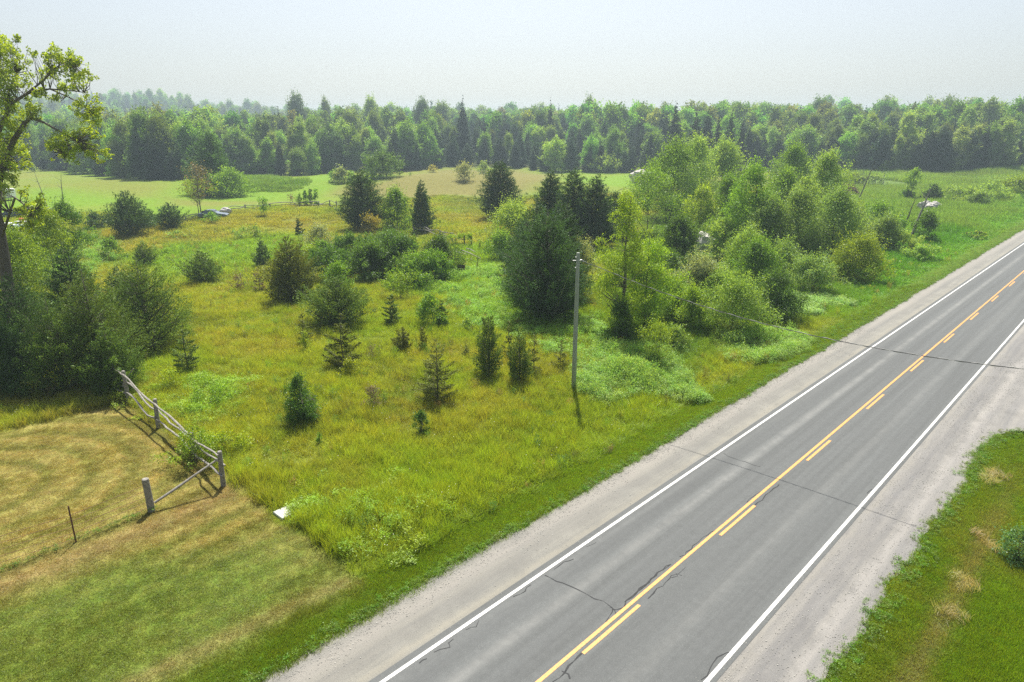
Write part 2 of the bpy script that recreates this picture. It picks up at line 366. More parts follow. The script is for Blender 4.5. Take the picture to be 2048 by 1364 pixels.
    lc = lerp(lc, np.array((.30, .21, .095)), np.exp(-((t+27.6+.12*s+.8*n1)/.9)**2)*.55)
    c = lerp(c, lc, lawn)
    c = lerp(c, np.array((.15, .24, .02)), ss(18.9, 18.2, -t+.25*n2)*ss(18, 12, s)*.85)
    # far side of the road
    R = ss(-6, -5, t)
    rc = lerp(np.broadcast_to(np.array((.16, .26, .016)), c.shape), np.array((.20, .255, .03)), ss(-.2, .8, n2+.4*n4)*.8)
    rc = lerp(rc, np.array((.27, .27, .09)), np.exp(-((t+2.95+.12*n1)/.36)**2)*.95*ss(41, 30, s))
    c = lerp(c, rc, R)
    fo = ss(0, 25, r-270)*(1-inside(x, y, MARSH, 8))
    c = lerp(c, np.array((.05, .06, .025)), fo*(1-f)*.9)
    return c
# ground sheet: polar grid around the camera, out to the horizon
rad = np.r_[0.5, 3, 6, np.geomspace(9, 420, 620), np.geomspace(424, 9000, 90)]
ang = np.r_[np.linspace(-52, 52, 760), np.linspace(52, 308, 90)[1:-1]]*math.pi/180
RR, AA = np.meshgrid(rad, ang, indexing='ij'); X, Y = RR*np.sin(AA), RR*np.cos(AA); Z = T(X, Y)
nr, na = X.shape; i = np.arange(nr-1)[:, None]*na; j = np.arange(na)[None]; j2 = (j+1) % na
idx = np.stack([i+j, i+na+j, i+na+j2, i+j2], -1)[..., ::-1]
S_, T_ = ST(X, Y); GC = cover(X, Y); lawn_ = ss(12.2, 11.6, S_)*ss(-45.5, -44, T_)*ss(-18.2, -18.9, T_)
GC *= (1-.48*(1-inside(X, Y, FIELD, 6))*(1-lawn_)-.12*lawn_)[..., None]     # grass self-shading put into the ground colour as darkening, mown field left out
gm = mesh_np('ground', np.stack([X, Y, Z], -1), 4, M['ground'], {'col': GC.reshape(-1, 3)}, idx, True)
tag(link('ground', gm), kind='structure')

# road and shoulders: strips in (s, t)
def strip(name, t0, t1, z, mat, s=None, z1=None):
    s = np.linspace(-30, 420, 901) if s is None else s
    a = t0(s) if callable(t0) else np.full(s.shape, float(t0)); b = t1(s) if callable(t1) else np.full(s.shape, float(t1))
    xa, ya = XY(s, a); xb, yb = XY(s, b); n = len(s); z1 = z if z1 is None else z1
    v = np.r_[np.c_[xa, ya, np.full(n, z)], np.c_[xb, yb, np.full(n, z1)]]
    k = np.arange(n-1); return tag(link(name, mesh_np(name, v, 4, mat, idx=np.c_[k, k+n, k+n+1, k+1])), kind='structure')
strip('road', -14.62, -7.0, .012, M['asphalt'])
def ragL(s): return -16.9-.12*wn(s, s*0, .5, 41)-.10*wn(s, s*0, 2.6, 42)-.05*wn(s, s*0, 8, 43)-.25*np.exp(-((s-12)/6)**2)
def ragR(s): return -4.5+.14*wn(s, s*0, .6, 44)+.10*wn(s, s*0, 2.7, 45)+.06*wn(s, s*0, 8, 46)+18*ss(42, 58, s)*ss(80, 66, s)
fs = np.linspace(-30, 420, 4501)
strip('shoulder_gravel', ragL, lambda s: -14.60+.02*wn(s, s*0, 3, 47), .004, M['gravelL'], fs)
strip('shoulder_gravel', -7.02, ragR, .004, M['gravelR'], fs)
dv = [XY(a, b) for a, b in ((126, -16.5), (134, -19.5), (139, -20.5), (141, -18), (140, -16.5))]
strip('road_marking', -14.37, -14.24, .018, M['wline']); strip('road_marking', -7.28, -7.15, .018, M['wline'])
strip('road_marking', -10.96, -10.83, .018, M['yline'])
for k in range(-3, 40):
    strip('road_marking', -10.70, -10.57, .018, M['yline'], np.linspace(14.45+9.13*k, 17.65+9.13*k, 5))
def crack(pts, wd=.05):                                   # tar-sealed crack as a ribbon on the asphalt, (s, t) points
    r = np.random.default_rng(len(pts)*7+int(abs(pts[0][0])*10)); P = []
    for (a, b), (c, d) in zip(pts[:-1], pts[1:]):
        m = max(2, int(math.hypot(c-a, d-b)/.25))
        for q in range(m): u = q/m; P.append((a+(c-a)*u+r.normal()*.035, b+(d-b)*u+r.normal()*.035))
    P.append(pts[-1]); P = np.array(P); D = np.gradient(P, axis=0); D /= np.linalg.norm(D, axis=1)[:, None]+1e-9
    Nn = np.c_[-D[:, 1], D[:, 0]]; wv = (wd*(.10+r.random(len(P))*.42))[:, None]; L, R_ = P-Nn*wv, P+Nn*wv
    v = np.r_[np.c_[XY(L[:, 0], L[:, 1])], np.c_[XY(R_[:, 0], R_[:, 1])]]; v = np.c_[v, np.full(len(v), .0155)]
    n = len(P); k = np.arange(n-1); return v, np.c_[k, k+n, k+n+1, k+1][:, ::-1] if XFLIP(v, n) else np.c_[k, k+n, k+n+1, k+1]
def XFLIP(v, n): e1 = v[n]-v[0]; e2 = v[1]-v[0]; return (e1[0]*e2[1]-e1[1]*e2[0]) < 0
def SP(px, py): x, y = flat(px, py); return ST(x, y)
V = lambda x, y: SP(800+x*600/2048, 1000+y*364/1242)
Zm = lambda x, y: SP(1248+x*800/1935, 800+y*564/1364)
cr = [([V(980, 520), V(1110, 570), V(1220, 620), V(1320, 670), V(1430, 725), V(1455, 760), V(1405, 835)], .06),
      ([V(1430, 725), V(1475, 780)], .05), ([V(1455, 750), V(1520, 740), V(1545, 690), V(1610, 630), V(1700, 565), V(1740, 515), V(1850, 440)], .06),
      ([V(1680, 670), V(1760, 610), V(1830, 540), V(1900, 505), V(1950, 460)], .055), ([V(1860, 530), V(1890, 500), V(1925, 518)], .05),
      ([V(1035, 1240), V(1110, 1175), V(1180, 1100), V(1260, 1045), V(1350, 950)], .07), ([V(1110, 1175), V(1160, 1222)], .06),
      ([V(770, 665), V(850, 625), V(895, 580)], .05), ([V(455, 880), V(520, 865), V(540, 820)], .05), ([V(1050, 480), V(1120, 430), V(1185, 405)], .05),
      ([V(1265, 325), V(1340, 290)], .05), ([V(130, 1110), V(185, 1085)], .05), ([V(240, 1035), V(330, 1010), V(365, 950)], .04),
      ([Zm(275, 765), Zm(320, 720), Zm(400, 650), Zm(455, 620)], .05), ([Zm(0, 985), Zm(60, 930), Zm(140, 860), Zm(225, 797)], .06),
      ([Zm(590, 497), Zm(620, 465), Zm(660, 445)], .05), ([Zm(630, 510), Zm(690, 460), Zm(750, 410)], .05),
      ([Zm(480, 260), Zm(560, 295), Zm(660, 325)], .035),
      ([Zm(375, 1364), Zm(430, 1270), Zm(520, 1210), Zm(580, 1150)], .05), ([Zm(1175, 455), Zm(1200, 432)], .05)]
vs, ix, o = [], [], 0
for pts, wd in cr:
    a, b = crack(pts, wd); a[:, 2] += .0001*len(vs); vs.append(a); ix.append(b+o); o += len(a)
tag(link('crack_seal', mesh_np('crack_seal', np.concatenate(vs), 4, M['tar'], idx=np.concatenate(ix))), kind='structure')

# ------------------------------------------------------------------ foliage builders
def unit(v): return v/(np.linalg.norm(v, axis=-1, keepdims=True)+1e-9)
def leaves(C, D, Nn, L, W):                               # rhombic leaves
    D = unit(D); S = unit(np.cross(D, Nn)); L = np.asarray(L)[:, None]; W = np.asarray(W)[:, None]
    return np.stack([C-D*L*.5, C+S*W*.5-D*L*.05, C+D*L*.5, C-S*W*.5-D*L*.05], 1)
def clump_leaves(rng, cs, rs, n, l, flat_=.75, asp=.6, fuzz=.12, dens=None, shoots=.22):
    K = len(cs); wgt = rs**2 if dens is None else dens; k = rng.choice(K, n, p=wgt/wgt.sum())
    d = unit(rng.normal(size=(n, 3))+np.array((0, 0, .25))); u = .45+.55*rng.random(n)**.5
    u = np.where(rng.random(n) < fuzz, u+rng.random(n)*.4, u)
    C = cs[k]+d*(rs[k]*u)[:, None]*np.array((1, 1, flat_))
    D = unit(rng.normal(size=(n, 3))*.9+d*.5+np.array((0, 0, -.25))); Nn = unit(d*.6+rng.normal(size=(n, 3))*.8+np.array((0, 0, .5)))
    ll = l*rng.uniform(.7, 1.35, n); cv = rng.random(K)
    v = np.clip(.5+.45*(cv[k]-.5)+.5*(rng.random(n)-.5), 0, 1)
    ns = max(K*4, 8); m = int(n*shoots); ks = rng.choice(K, ns, p=wgt/wgt.sum()); cc = cs.mean(0); out = unit(cs[ks]-cc+np.array((0, 0, .35*np.ptp(cs[:, 2])+.01)))
    sd = unit(out+rng.normal(size=(ns, 3))*.55+np.array((0, 0, .25))); sL = rs[ks]*rng.uniform(.7, 1.5, ns); st_ = cs[ks]+unit(rng.normal(size=(ns, 3))+sd*1.2)*(rs[ks]*.5)[:, None]
    j = rng.integers(0, ns, m); q = (.25+.85*rng.random(m))*sL[j]; w_ = (.10+.16*(1-q/sL[j].clip(1e-3)).clip(0, 1))*rs[ks[j]]
    C[:m] = st_[j]+sd[j]*q[:, None]+rng.normal(size=(m, 3))*w_[:, None]; D[:m] = unit(D[:m]+sd[j]); v[:m] = np.clip(v[:m]+.12, 0, 1)
    return leaves(C, D, Nn, ll, ll*asp), np.repeat(v, 4)
def env(kind, u):
    u = np.clip(u, 0, 1)
    if kind == 'round': return np.sqrt(np.clip(1-(2*u-1)**2, 0, 1))*.95+.05
    if kind == 'egg': return np.sin(np.pi*np.clip(u, 0, 1)**.75)**.6
    if kind == 'cone': return (1-u)**.85*np.clip(u*8+.45, 0, 1)
    if kind == 'dome': return np.sqrt(np.clip(1-u**2.2, 0, 1))
    if kind == 'column': return np.clip(u*5, 0, 1)**.6*(1-u**3)**.5*.9+.08*(1-u)
    if kind == 'vase': return .35+.65*np.sin(np.pi*np.clip(u*.85+.08, 0, 1)**1.3)
    return 1-u*.5
def branch_mesh(rng, h, r0, cs, rs, z0, ntr=1, bend=.04, thick=1.0):
    mb = MB(); nodes = []
    for q in range(ntr):
        lean = rng.normal(size=2)*(.03 if ntr == 1 else .22)*h; P = []
        zt = h*(.93 if ntr == 1 else rng.uniform(.55, .9))
        for i in range(9):
            u = i/8; P.append((lean[0]*u+rng.normal()*bend*h*.18*u, lean[1]*u+rng.normal()*bend*h*.18*u, zt*u-(.25 if i == 0 else 0)))
        R = [r0/ntr**.5*(1-.88*(i/8)**.8)*(1.35 if i == 0 else 1) for i in range(9)]
        mb.tube(P, R, 7); nodes.append((np.array(P), R))
    for c, r in zip(cs, rs):
        P, R = nodes[rng.integers(len(nodes))]
        hor = math.hypot(c[0]-P[4][0], c[1]-P[4][1]); za = np.clip(c[2]-hor*rng.uniform(.5, 1.0), z0*.6, h*.86)
        i = int(np.argmin(abs(P[:, 2]-za))); a = P[i]; m = (a+c)/2+np.array((0, 0, -.08*hor))+rng.normal(size=3)*.04*hor
        rb = max(.008, R[i]*.42*thick)
        mb.tube([a, a*.5+m*.5+np.array((0, 0, -.02*hor)), m, m*.5+c*.5, c+(c-m)*.15], [rb, rb*.8, rb*.6, rb*.4, rb*.15], 4, cap=False)
    return mb
def make_dec(name, rng, h, wd, l, base=.2, shape='egg', lai=4.5, K=None, mat='leaf', ntr=1, trunk=None, vol=.62, barkm='bark', asp=.62, clump=1.0, thick=1.0, maxn=26000, fuzz=.22):
    R = wd/2; ch = h*(1-base); K = int((K or np.clip(10+ch*wd*1.0, 14, 70))*1.6)
    u = rng.random(K)**.9; a = rng.uniform(0, 2*math.pi, K); rr = np.sqrt(rng.random(K))*.92+.14
    er = env(shape, u)*R; er *= rng.uniform(.75, 1.25, K); cr_ = (.10+.20*rng.random(K)**1.3)*min(wd, ch*1.3)*clump*(14/K)**.17
    cs = np.c_[np.cos(a)*rr*np.maximum(er-cr_*.6, .05*R), np.sin(a)*rr*np.maximum(er-cr_*.6, .05*R), h*base+ch*u*.93]
    cs[:, 2] = np.minimum(cs[:, 2], h-cr_*.6)
    n = int(min(maxn, lai*wd*ch*.75/(l*l*asp*.5))); lv, v = clump_leaves(rng, cs, cr_, n, l, asp=asp, fuzz=fuzz)
    lv[:, :, 2] = np.maximum(lv[:, :, 2], .03)
    return branch_mesh(rng, h, trunk or max(.03, h*.012+.01), cs, cr_, h*base, ntr, thick=thick), mesh_np(name, lv, 4, M[mat], {'v': v})
def make_con(name, rng, h, wd, l, style='jun', lai=5, maxn=26000, base=.04, trunk=None):
    R = wd/2; up_ = {'jun': .65, 'ced': .45, 'spr': -.05, 'open': .38, 'col': 1.2}[style]
    pw = {'jun': .75, 'ced': .62, 'spr': .9, 'open': .7, 'col': .45}[style]
    lev = int(np.clip(h/(.22 if style != 'open' else .33), 9, 46)); BR = []
    side = rng.uniform(.75, 1.2, 9)
    for i in range(lev):
        u = (i+rng.random()*.6)/lev; z = h*(base+(1-base)*u*.97)
        L0 = R*((1-u)**pw)*(1 if u > .12 else .7+2.5*u)
        nb = int(np.clip(L0/(.17 if style != 'open' else .3)+3, 4, 12)); a0 = rng.uniform(0, 6.28)
        for k in range(nb):
            a = a0+6.283*k/nb+rng.normal()*.25; L = L0*rng.uniform(.62, 1.08)*side[int(a/6.283*9) % 9]*(1.25 if rng.random() < .15 else 1)
            BR.append((z+rng.normal()*.02*h, a+rng.normal()*.15, max(L, .05*R), up_*rng.uniform(.4, 1.6)))
    BR = np.array(BR); mb = MB()
    mb.tube([(0, 0, -.2), (rng.normal()*.02*h, rng.normal()*.02*h, h*.5), (0, 0, h*.97)], [trunk or max(.02, h*.014), h*.008, .005], 6)
    for z, a, L, s_ in BR[::2 if len(BR) > 150 else 1]:
        z1 = z-L*s_*.35; mb.tube([(0, 0, max(z1, .02)), (math.cos(a)*L*.55, math.sin(a)*L*.55, max(z1, .02)+L*s_*.5), (math.cos(a)*L*.95, math.sin(a)*L*.95, max(z1, .02)+L*s_*1.05)], [max(.008, L*.02), max(.006, L*.012), .003], 3, cap=False)
    asp = .34 if style != 'spr' else .42
    n = int(min(maxn, lai*wd*h*.55/(l*1.6*l*1.6*asp*.5)))
    wgt = BR[:, 2]**1.25; k = rng.choice(len(BR), n, p=wgt/wgt.sum()); z, a, L, s_ = BR[k].T
    q = .22+.80*rng.random(n)**.65
    if style == 'open': q = .3+.74*rng.random(n)**.9
    sp = (.16 if style != 'open' else .12)*(1.15-q)*L+.02; off = rng.normal(size=(n, 3))*sp[:, None]*np.array((1.25, 1.25, .6 if style == 'open' else 1.1))
    z1 = np.maximum(z-L*s_*.35, .02)
    C = np.c_[np.cos(a)*L*q, np.sin(a)*L*q, z1+L*s_*q**1.25]+off; C[:, 2] = np.maximum(C[:, 2], .04)
    D = unit(np.c_[np.cos(a), np.sin(a), s_*1.1]+rng.normal(size=(n, 3))*.55); Nn = unit(rng.normal(size=(n, 3))*.7+np.array((0, 0, 1)))
    ll = l*1.6*rng.uniform(.65, 1.3, n); cv = rng.random(len(BR))
    v = np.clip(.5+.3*(cv[k]-.5)+.4*(rng.random(n)-.5)+.22*(q-.7), 0, 1)
    tip = rng.integers(0, len(BR), 4)
    return mb, mesh_np(name, leaves(C, D, Nn, ll, ll*asp), 4, M['needle'], {'v': np.repeat(v, 4)})
def leafsize(d, k=1.0): return max(.075, .0019*d)*k
NAMES = {'jun': 'juniper', 'ced': 'cedar_tree', 'spr': 'spruce_tree', 'open': 'young_spruce', 'col': 'cedar_tree'}
C_ = dict(ced=(.060, .125, .030), jun=(.155, .19, .028), jund=(.125, .21, .034), spr=(.04, .08, .034), grn=(.155, .30, .030), dk=(.085, .18, .026),
          yel=(.28, .38, .02), pale=(.23, .37, .075), grey=(.19, .31, .085), yg=(.21, .33, .025), org=(.30, .30, .05), brn=(.15, .13, .085), lime=(.24, .38, .025), silver=(.25, .31, .15), blue=(.13, .26, .10))
COUNT = [0]
def plant(px, pb, pt, wpx, kind, col, label, cat=None, group=None, name=None, **kw):
    """px, pb: foot; pt: top row; wpx: width, all read off the picture and turned into metres where it stands."""
    COUNT[0] += 1; rng = np.random.default_rng(1000+COUNT[0]); x, y, z = G(px, pb)
    dp = depth(y, z); h = max(.25, HT(y, pt)-z); wd = wpx*dp/F*kw.pop('wk', 1.12); h *= 1 if kind in NAMES else .93; l = leafsize(dp, kw.pop('lk', 1.0)); l = min(l, .16*wd+.02)
    c = np.array(C_[col])*rng.uniform(.9, 1.1)*np.array((rng.uniform(.93, 1.07), 1, rng.uniform(.9, 1.1)))
    if kind in NAMES:
        nm = name or NAMES[kind]; mb, fm = make_con('foliage', rng, h, wd, l*.9, kind, **kw); bk = 'bark'; t = 'trunk'; f = 'foliage'
        cat = cat or ('tree' if kind != 'jun' else 'juniper')
    elif kind == 'shr':
        nm = name or 'shrub'; kw.setdefault('shape', 'dome'); kw.setdefault('base', .04); kw.setdefault('ntr', 4)
        mb, fm = make_dec('foliage', rng, h, wd, l, **kw); bk = 'bark'; t = 'stem'; f = 'foliage'; cat = cat or 'shrub'
    elif kind == 'sap':
        nm = name or 'sapling'; kw.setdefault('shape', 'column'); kw.setdefault('base', .1); kw.setdefault('lai', 2.6)
        mb, fm = make_dec('foliage', rng, h, wd, l, **kw); bk = 'bark'; t = 'trunk'; f = 'foliage'; cat = cat or 'sapling'
    else:
        nm = name or 'leafy_tree'; bk = kw.pop('barkm', 'bark'); mb, fm = make_dec('crown', rng, h, wd, l, **kw); t = 'trunk'; f = 'crown'; cat = cat or 'tree'
    e = tag(empty(nm, (x, y, z), rng.uniform(0, 6.28)), label, cat, group)
    mb.build(t, M[bk], e, smooth=True); link(f, fm, e, color=c); return e
# ------------------------------------------------------------------ meadow plants, near to far
P_ = plant
g1 = 'junipers and young conifers scattered in the meadow'
P_(605, 850, 742, 74, 'shr', 'dk', 'dark leafy bush with sparse top, nearest big bush right of the rail fence', base=.03, shape='egg', lai=5, K=34, ntr=3)
P_(876, 806, 672, 96, 'open', 'jun', 'open-branched young spruce with upswept arms, left of the wooden pole and nearest to the road', 'tree', g1, lai=2.5)
P_(842, 871, 815, 34, 'shr', 'dk', 'small round leafy bush in front of the open-branched young spruce', lai=3.5)
P_(690, 735, 622, 76, 'open', 'jun', 'layered young juniper in front of the big spreading juniper', 'juniper', g1, lai=3.4)
P_(700, 756, 718, 40, 'shr', 'yel', 'small yellow-green bush at the foot of the layered young juniper', lai=3)
P_(978, 757, 630, 56, 'col', 'jund', 'narrow columnar juniper, the left one of the close pair beside the wooden pole', 'juniper', g1)
P_(1038, 770, 668, 56, 'col', 'jund', 'columnar juniper with thin tip, the right one of the close pair beside the wooden pole', 'juniper', g1)
P_(1068, 748, 662, 20, 'open', 'jun', 'thin wispy conifer just right of the columnar juniper pair', 'tree', g1, lai=2)
P_(1018, 715, 640, 26, 'open', 'jun', 'thin pale conifer standing behind the columnar juniper pair', 'tree', g1, lai=2)
P_(1122, 738, 678, 34, 'open', 'jun', 'sparse wispy juniper immediately left of the wooden pole', 'juniper', g1, lai=2)
P_(808, 705, 650, 42, 'jun', 'jun', 'small bushy juniper in the middle of the meadow, right of the layered one', 'juniper', g1)
P_(846, 703, 652, 20, 'col', 'jun', 'very thin little juniper next to the small bushy juniper', 'juniper', g1, lai=3)
P_(933, 716, 688, 22, 'open', 'jun', 'tiny faint juniper left of the columnar pair', 'juniper', g1, lai=2.4)
P_(934, 664, 636, 34, 'shr', 'pale', 'small pale shrub at the edge of the bright weeds, right of the twin-toned bush', lai=2.4)
P_(785, 652, 583, 48, 'open', 'jund', 'small dark spruce with curved upswept branches in the middle of the meadow', 'tree', g1, lai=4)
P_(862, 655, 585, 56, 'shr', 'grn', 'light green leafy bush growing against a small dark cedar in the meadow', lai=3.6)
P_(884, 657, 598, 30, 'ced', 'dk', 'small dense dark cedar against the right of a light green bush', 'tree', g1)
P_(678, 652, 552, 138, 'jun', 'jund', 'big spreading dark juniper in mid meadow with long side branches', 'juniper', g1, lai=6)
P_(684, 640, 518, 48, 'dec', 'grn', 'light green sapling rising out of the top of the big spreading juniper', 'sapling', name='sapling', base=.52, shape='round', lai=3.5)
P_(584, 604, 468, 112, 'jun', 'jun', 'large olive-green conical juniper left of the dark shrub thicket', 'juniper', g1, lai=6.5)
P_(527, 532, 472, 38, 'jun', 'jund', 'small dark juniper just left of the large olive conical juniper', 'juniper', g1)
P_(520, 585, 530, 30, 'open', 'brn', 'sparse brownish dying conifer left of the large olive conical juniper', 'tree', g1, lai=1.6)
P_(478, 585, 545, 30, 'sap', 'brn', 'faint brown leafless shrub between two junipers', lai=1.1)
P_(407, 568, 498, 78, 'jun', 'jund', 'dark juniper with pointed top and wide base in the left of the meadow', 'juniper', g1, lai=5)
P_(290, 530, 480, 52, 'jun', 'jund', 'flat-topped dark juniper peeking over the cedar cluster', 'juniper', g1)
P_(332, 512, 498, 24, 'sap', 'grn', 'tiny green sapling right of the flat-topped dark juniper', lai=2.4)
P_(598, 470, 434, 20, 'open', 'ced', 'tiny dark pointed spruce standing alone on the brown grass', 'tree', g1, lai=6)
P_(640, 506, 448, 64, 'shr', 'silver', 'pale silvery shrub behind the large olive conical juniper', lai=3.6)
P_(628, 540, 490, 50, 'shr', 'yg', 'yellow-green shrub in front of the pale silvery shrub', lai=3.4)
P_(800, 600, 540, 56, 'sap', 'yg', 'light green sapling with open crown before the dark shrub thicket', base=.3, shape='round', lai=3)
P_(612, 705, 662, 24, 'sap', 'yg', 'small light green sapling left of the layered young juniper', lai=2.2, base=.3)
P_(610, 690, 620, 36, 'open', 'jun', 'sparse grey-green conifer at the left foot of the big spreading juniper', 'tree', g1, lai=2)
P_(378, 742, 642, 56, 'open', 'jund', 'lopsided dark young cedar right of the cedar cluster, bare in the middle', 'tree', g1, lai=3.2)
P_(342, 782, 735, 46, 'sap', 'yel', 'yellow-leaved thin sapling just behind the rail fence', lai=1.5, base=.2, shape='round')
P_(745, 822, 770, 40, 'sap', 'brn', 'faint twiggy shrub left of the open-branched young spruce', lai=1.3)
P_(745, 716, 690, 34, 'sap', 'brn', 'low bare grey twiggy shrub right of the layered young juniper', lai=.8)
P_(640, 890, 865, 14, 'sap', 'grn', 'tiny seedling standing in front of the nearest dark leafy bush', lai=2.6)
# thicket of dark shrubs in mid meadow
g2 = 'shrubs of the thicket in mid meadow'
for a in ((662, 560, 492, 74, 'dk', 'dark green shrub at the left end of the thicket'), (705, 520, 468, 70, 'dk', 'dark shrub in the back left of the thicket'),
          (748, 560, 484, 86, 'dk', 'broad dark green shrub in the left centre of the thicket'), (800, 552, 470, 84, 'dk', 'tallest dark shrub in the middle of the thicket'),
          (838, 570, 502, 84, 'grn', 'shiny green shrub at the thicket front, right of centre'), (878, 566, 508, 56, 'grn', 'shiny green shrub at the thicket right front corner'),
          (882, 545, 470, 52, 'dk', 'upright dark shrub at the right end of the thicket'), (728, 548, 520, 36, 'grn', 'low light green bush at the foot of the thicket'),
          (770, 505, 462, 60, 'dk', 'dark shrub at the very back of the thicket'), (650, 520, 480, 60, 'grn', 'light green shrub between the silvery shrub and the thicket')):
    P_(a[0], a[1], a[2], a[3], 'shr', a[4], a[5], group=g2, lai=6.5, wk=1.65)
for a in ((485, 478, 452, 34, 'faint green bush on the brown slope, left one'), (510, 476, 448, 26, 'thin leafy bush on the brown slope, right one'), (352, 478, 462, 36, 'low pale bush on the slope behind the flat-topped juniper')):
    P_(a[0], a[1], a[2], a[3], 'sap', 'pale', a[4], lai=2, shape='round')
P_(529, 432, 394, 26, 'sap', 'grn', 'small leafy tree standing alone at the crest before the far fence', base=.35, shape='round', lai=3)
for a in ((600, 412, 384, 12, 'first'), (612, 412, 378, 14, 'second'), (622, 411, 374, 14, 'third'), (633, 411, 376, 13, 'fourth')):
    P_(a[0], a[1], a[2], a[3], 'sap', 'grn', a[4]+' from the left of the row of slim saplings along the far fence', group='saplings along the far fence', lai=3.4, shape='column')
P_(585, 411, 386, 18, 'sap', 'brn', 'bare thin tree left of the slim sapling row', lai=.6)
# back left of the meadow
P_(262, 472, 378, 96, 'jun', 'ced', 'tall dark conical juniper at the back left of the meadow', 'juniper', g1, lai=5.5)
P_(343, 458, 402, 62, 'jun', 'ced', 'wide dark juniper right of the tallest back-left one', 'juniper', g1, lai=4.5)
P_(195, 458, 426, 54, 'shr', 'ced', 'low dark round bush at the back left of the meadow', lai=6)
P_(422, 446, 424, 40, 'shr', 'grn', 'low spreading bush in front of the half-dead tree', lai=2.6)
P_(300, 455, 418, 44, 'shr', 'dk', 'leafy bush in the gap between the two back-left junipers', lai=4)
# clump in the mown field
P_(432, 385, 256, 92, 'ced', 'dk', 'big dark cedar in the clump standing alone in the mown field', lai=7, name='cedar_tree')
P_(462, 392, 338, 76, 'dec', 'grn', 'round green maple at the right foot of the field clump', base=.05, shape='dome', lai=6)
P_(420, 392, 345, 60, 'shr', 'dk', 'dark undergrowth shrub at the foot of the field clump', lai=6)
P_(403, 432, 318, 60, 'dec', 'brn', 'half-dead tree with reddish bare twigs on top, beside the far fence', base=.38, shape='round', lai=.8, thick=1.6)
P_(398, 428, 352, 66, 'dec', 'yg', 'leafy green lower growth around the half-dead tree trunk', base=.42, shape='round', lai=1.5, name='leafy_tree')
# three trees in mid distance and bushes by the knoll
P_(727, 458, 334, 96, 'ced', 'ced', 'big dark cedar with ragged cone, left of the three trees at the meadow crest', 'tree', lai=7)
P_(795, 456, 374, 60, 'dec', 'grn', 'round light green tree in the middle of the three at the meadow crest', base=.05, shape='dome', lai=6)
P_(845, 464, 356, 54, 'ced', 'ced', 'slim dark cedar, right of the three trees at the meadow crest', 'tree', lai=6.5)
P_(740, 468, 430, 46, 'sap', 'org', 'small orange-yellow bush before the big ragged cedar', shape='round', lai=3.2)
P_(1000, 437, 318, 92, 'ced', 'ced', 'broad dark cedar standing alone right of the brown knoll', 'tree', lai=7)
P_(928, 362, 324, 38, 'shr', 'silver', 'pale round bush on the brown knoll, left of the lone broad cedar', lai=4)
P_(967, 352, 323, 26, 'shr', 'pale', 'smaller pale bush at the back of the brown knoll', lai=4)
P_(866, 344, 330, 22, 'shr', 'org', 'small orange-tinged bush at the forest edge left of the knoll', lai=3)
P_(765, 356, 304, 80, 'shr', 'dk', 'large round dark bush at the forest edge behind the three trees', lai=6)
for a in ((668, 364, 342, 26, 'grn'), (684, 366, 334, 34, 'silver'), (702, 364, 342, 30, 'pale'), (728, 362, 344, 34, 'pale'), (751, 358, 345, 30, 'grn')):
    P_(a[0], a[1], a[2], a[3], 'shr', a[4], {668: 'leftmost low bush', 684: 'tallest pale bush', 702: 'middle pale bush', 728: 'wide pale bush', 751: 'rightmost low bush'}[a[0]]+' of the bush row left of the knoll', group='bushes at the field edge left of the knoll', lai=5)
P_(64, 344, 325, 20, 'shr', 'pale', 'small pale round bush in the field, seen through the roadside maple', lai=4)
# ------------------------------------------------------------------ cedar cluster on the left
g3 = 'cedars of the dense cluster left of the rail fence'
for a in ((302, 700, 508, 170, 'jun', 'jund', 'tall pointed cedar at the right of the left cluster'), (205, 770, 520, 190, 'jun', 'jund', 'tallest broad cedar in the centre of the left cluster'),
          (128, 785, 590, 200, 'jun', 'jund', 'broad dark cedar at the front of the left cluster'), (60, 740, 540, 180, 'jun', 'ced', 'dark cedar at the left end of the cluster, before the maple trunk'),
          (232, 790, 640, 110, 'jun', 'jund', 'low front cedar at the right foot of the left cluster'), (160, 670, 478, 120, 'jun', 'ced', 'back cedar rising behind the left cluster'),
          (30, 790, 650, 120, 'shr', 'ced', 'dark low bush at the left end of the lawn edge'), (250, 640, 530, 100, 'jun', 'ced', 'back cedar behind the tall pointed one in the left cluster')):
    P_(a[0], a[1], a[2], a[3], a[4], a[5], a[6], group=g3, lai=5.2 if a[4] == 'jun' else 5, maxn=34000)
P_(150, 560, 395, 80, 'dec', 'dk', 'ivy-dark tree with thin grey trunk rising behind the left cedar cluster', base=.42, shape='egg', lai=4.5, barkm='palebark')
P_(60, 640, 455, 130, 'dec', 'yg', 'leafy yellow-green tree behind the left cedar cluster', base=.2, shape='egg', lai=4)
P_(118, 600, 400, 90, 'dec', 'yg', 'bright yellow-green tree top just above the left cedar cluster', base=.55, shape='dome', lai=4, barkm='palebark')
P_(20, 770, 700, 70, 'shr', 'grn', 'pale leafy bush at the frame edge left of the cedar cluster', lai=4)
P_(395, 925, 850, 110, 'shr', 'yg', 'yellow-green leafy bush growing through the rail fence by its corner', lai=2.4, lk=1.1, K=16)
P_(455, 905, 862, 80, 'shr', 'yel', 'low yellow-green bush behind the corner post of the rail fence', lai=2.6)
P_(432, 812, 772, 90, 'shr', 'grn', 'low bright green weedy bush in the meadow behind the rail fence', lai=2.4)
for a in ((90, 540, 470, 70, 'grn', 'rough green bush behind the cedar cluster near the dark green shed'), (150, 520, 468, 70, 'pale', 'pale weedy bush between shed and cedar cluster'), (225, 520, 478, 50, 'grn', 'light bush left of the tall back-left juniper'), (35, 560, 480, 60, 'grn', 'rough bush below the dark green shed')):
    P_(a[0], a[1], a[2], a[3], 'shr', a[4], a[5], lai=4)
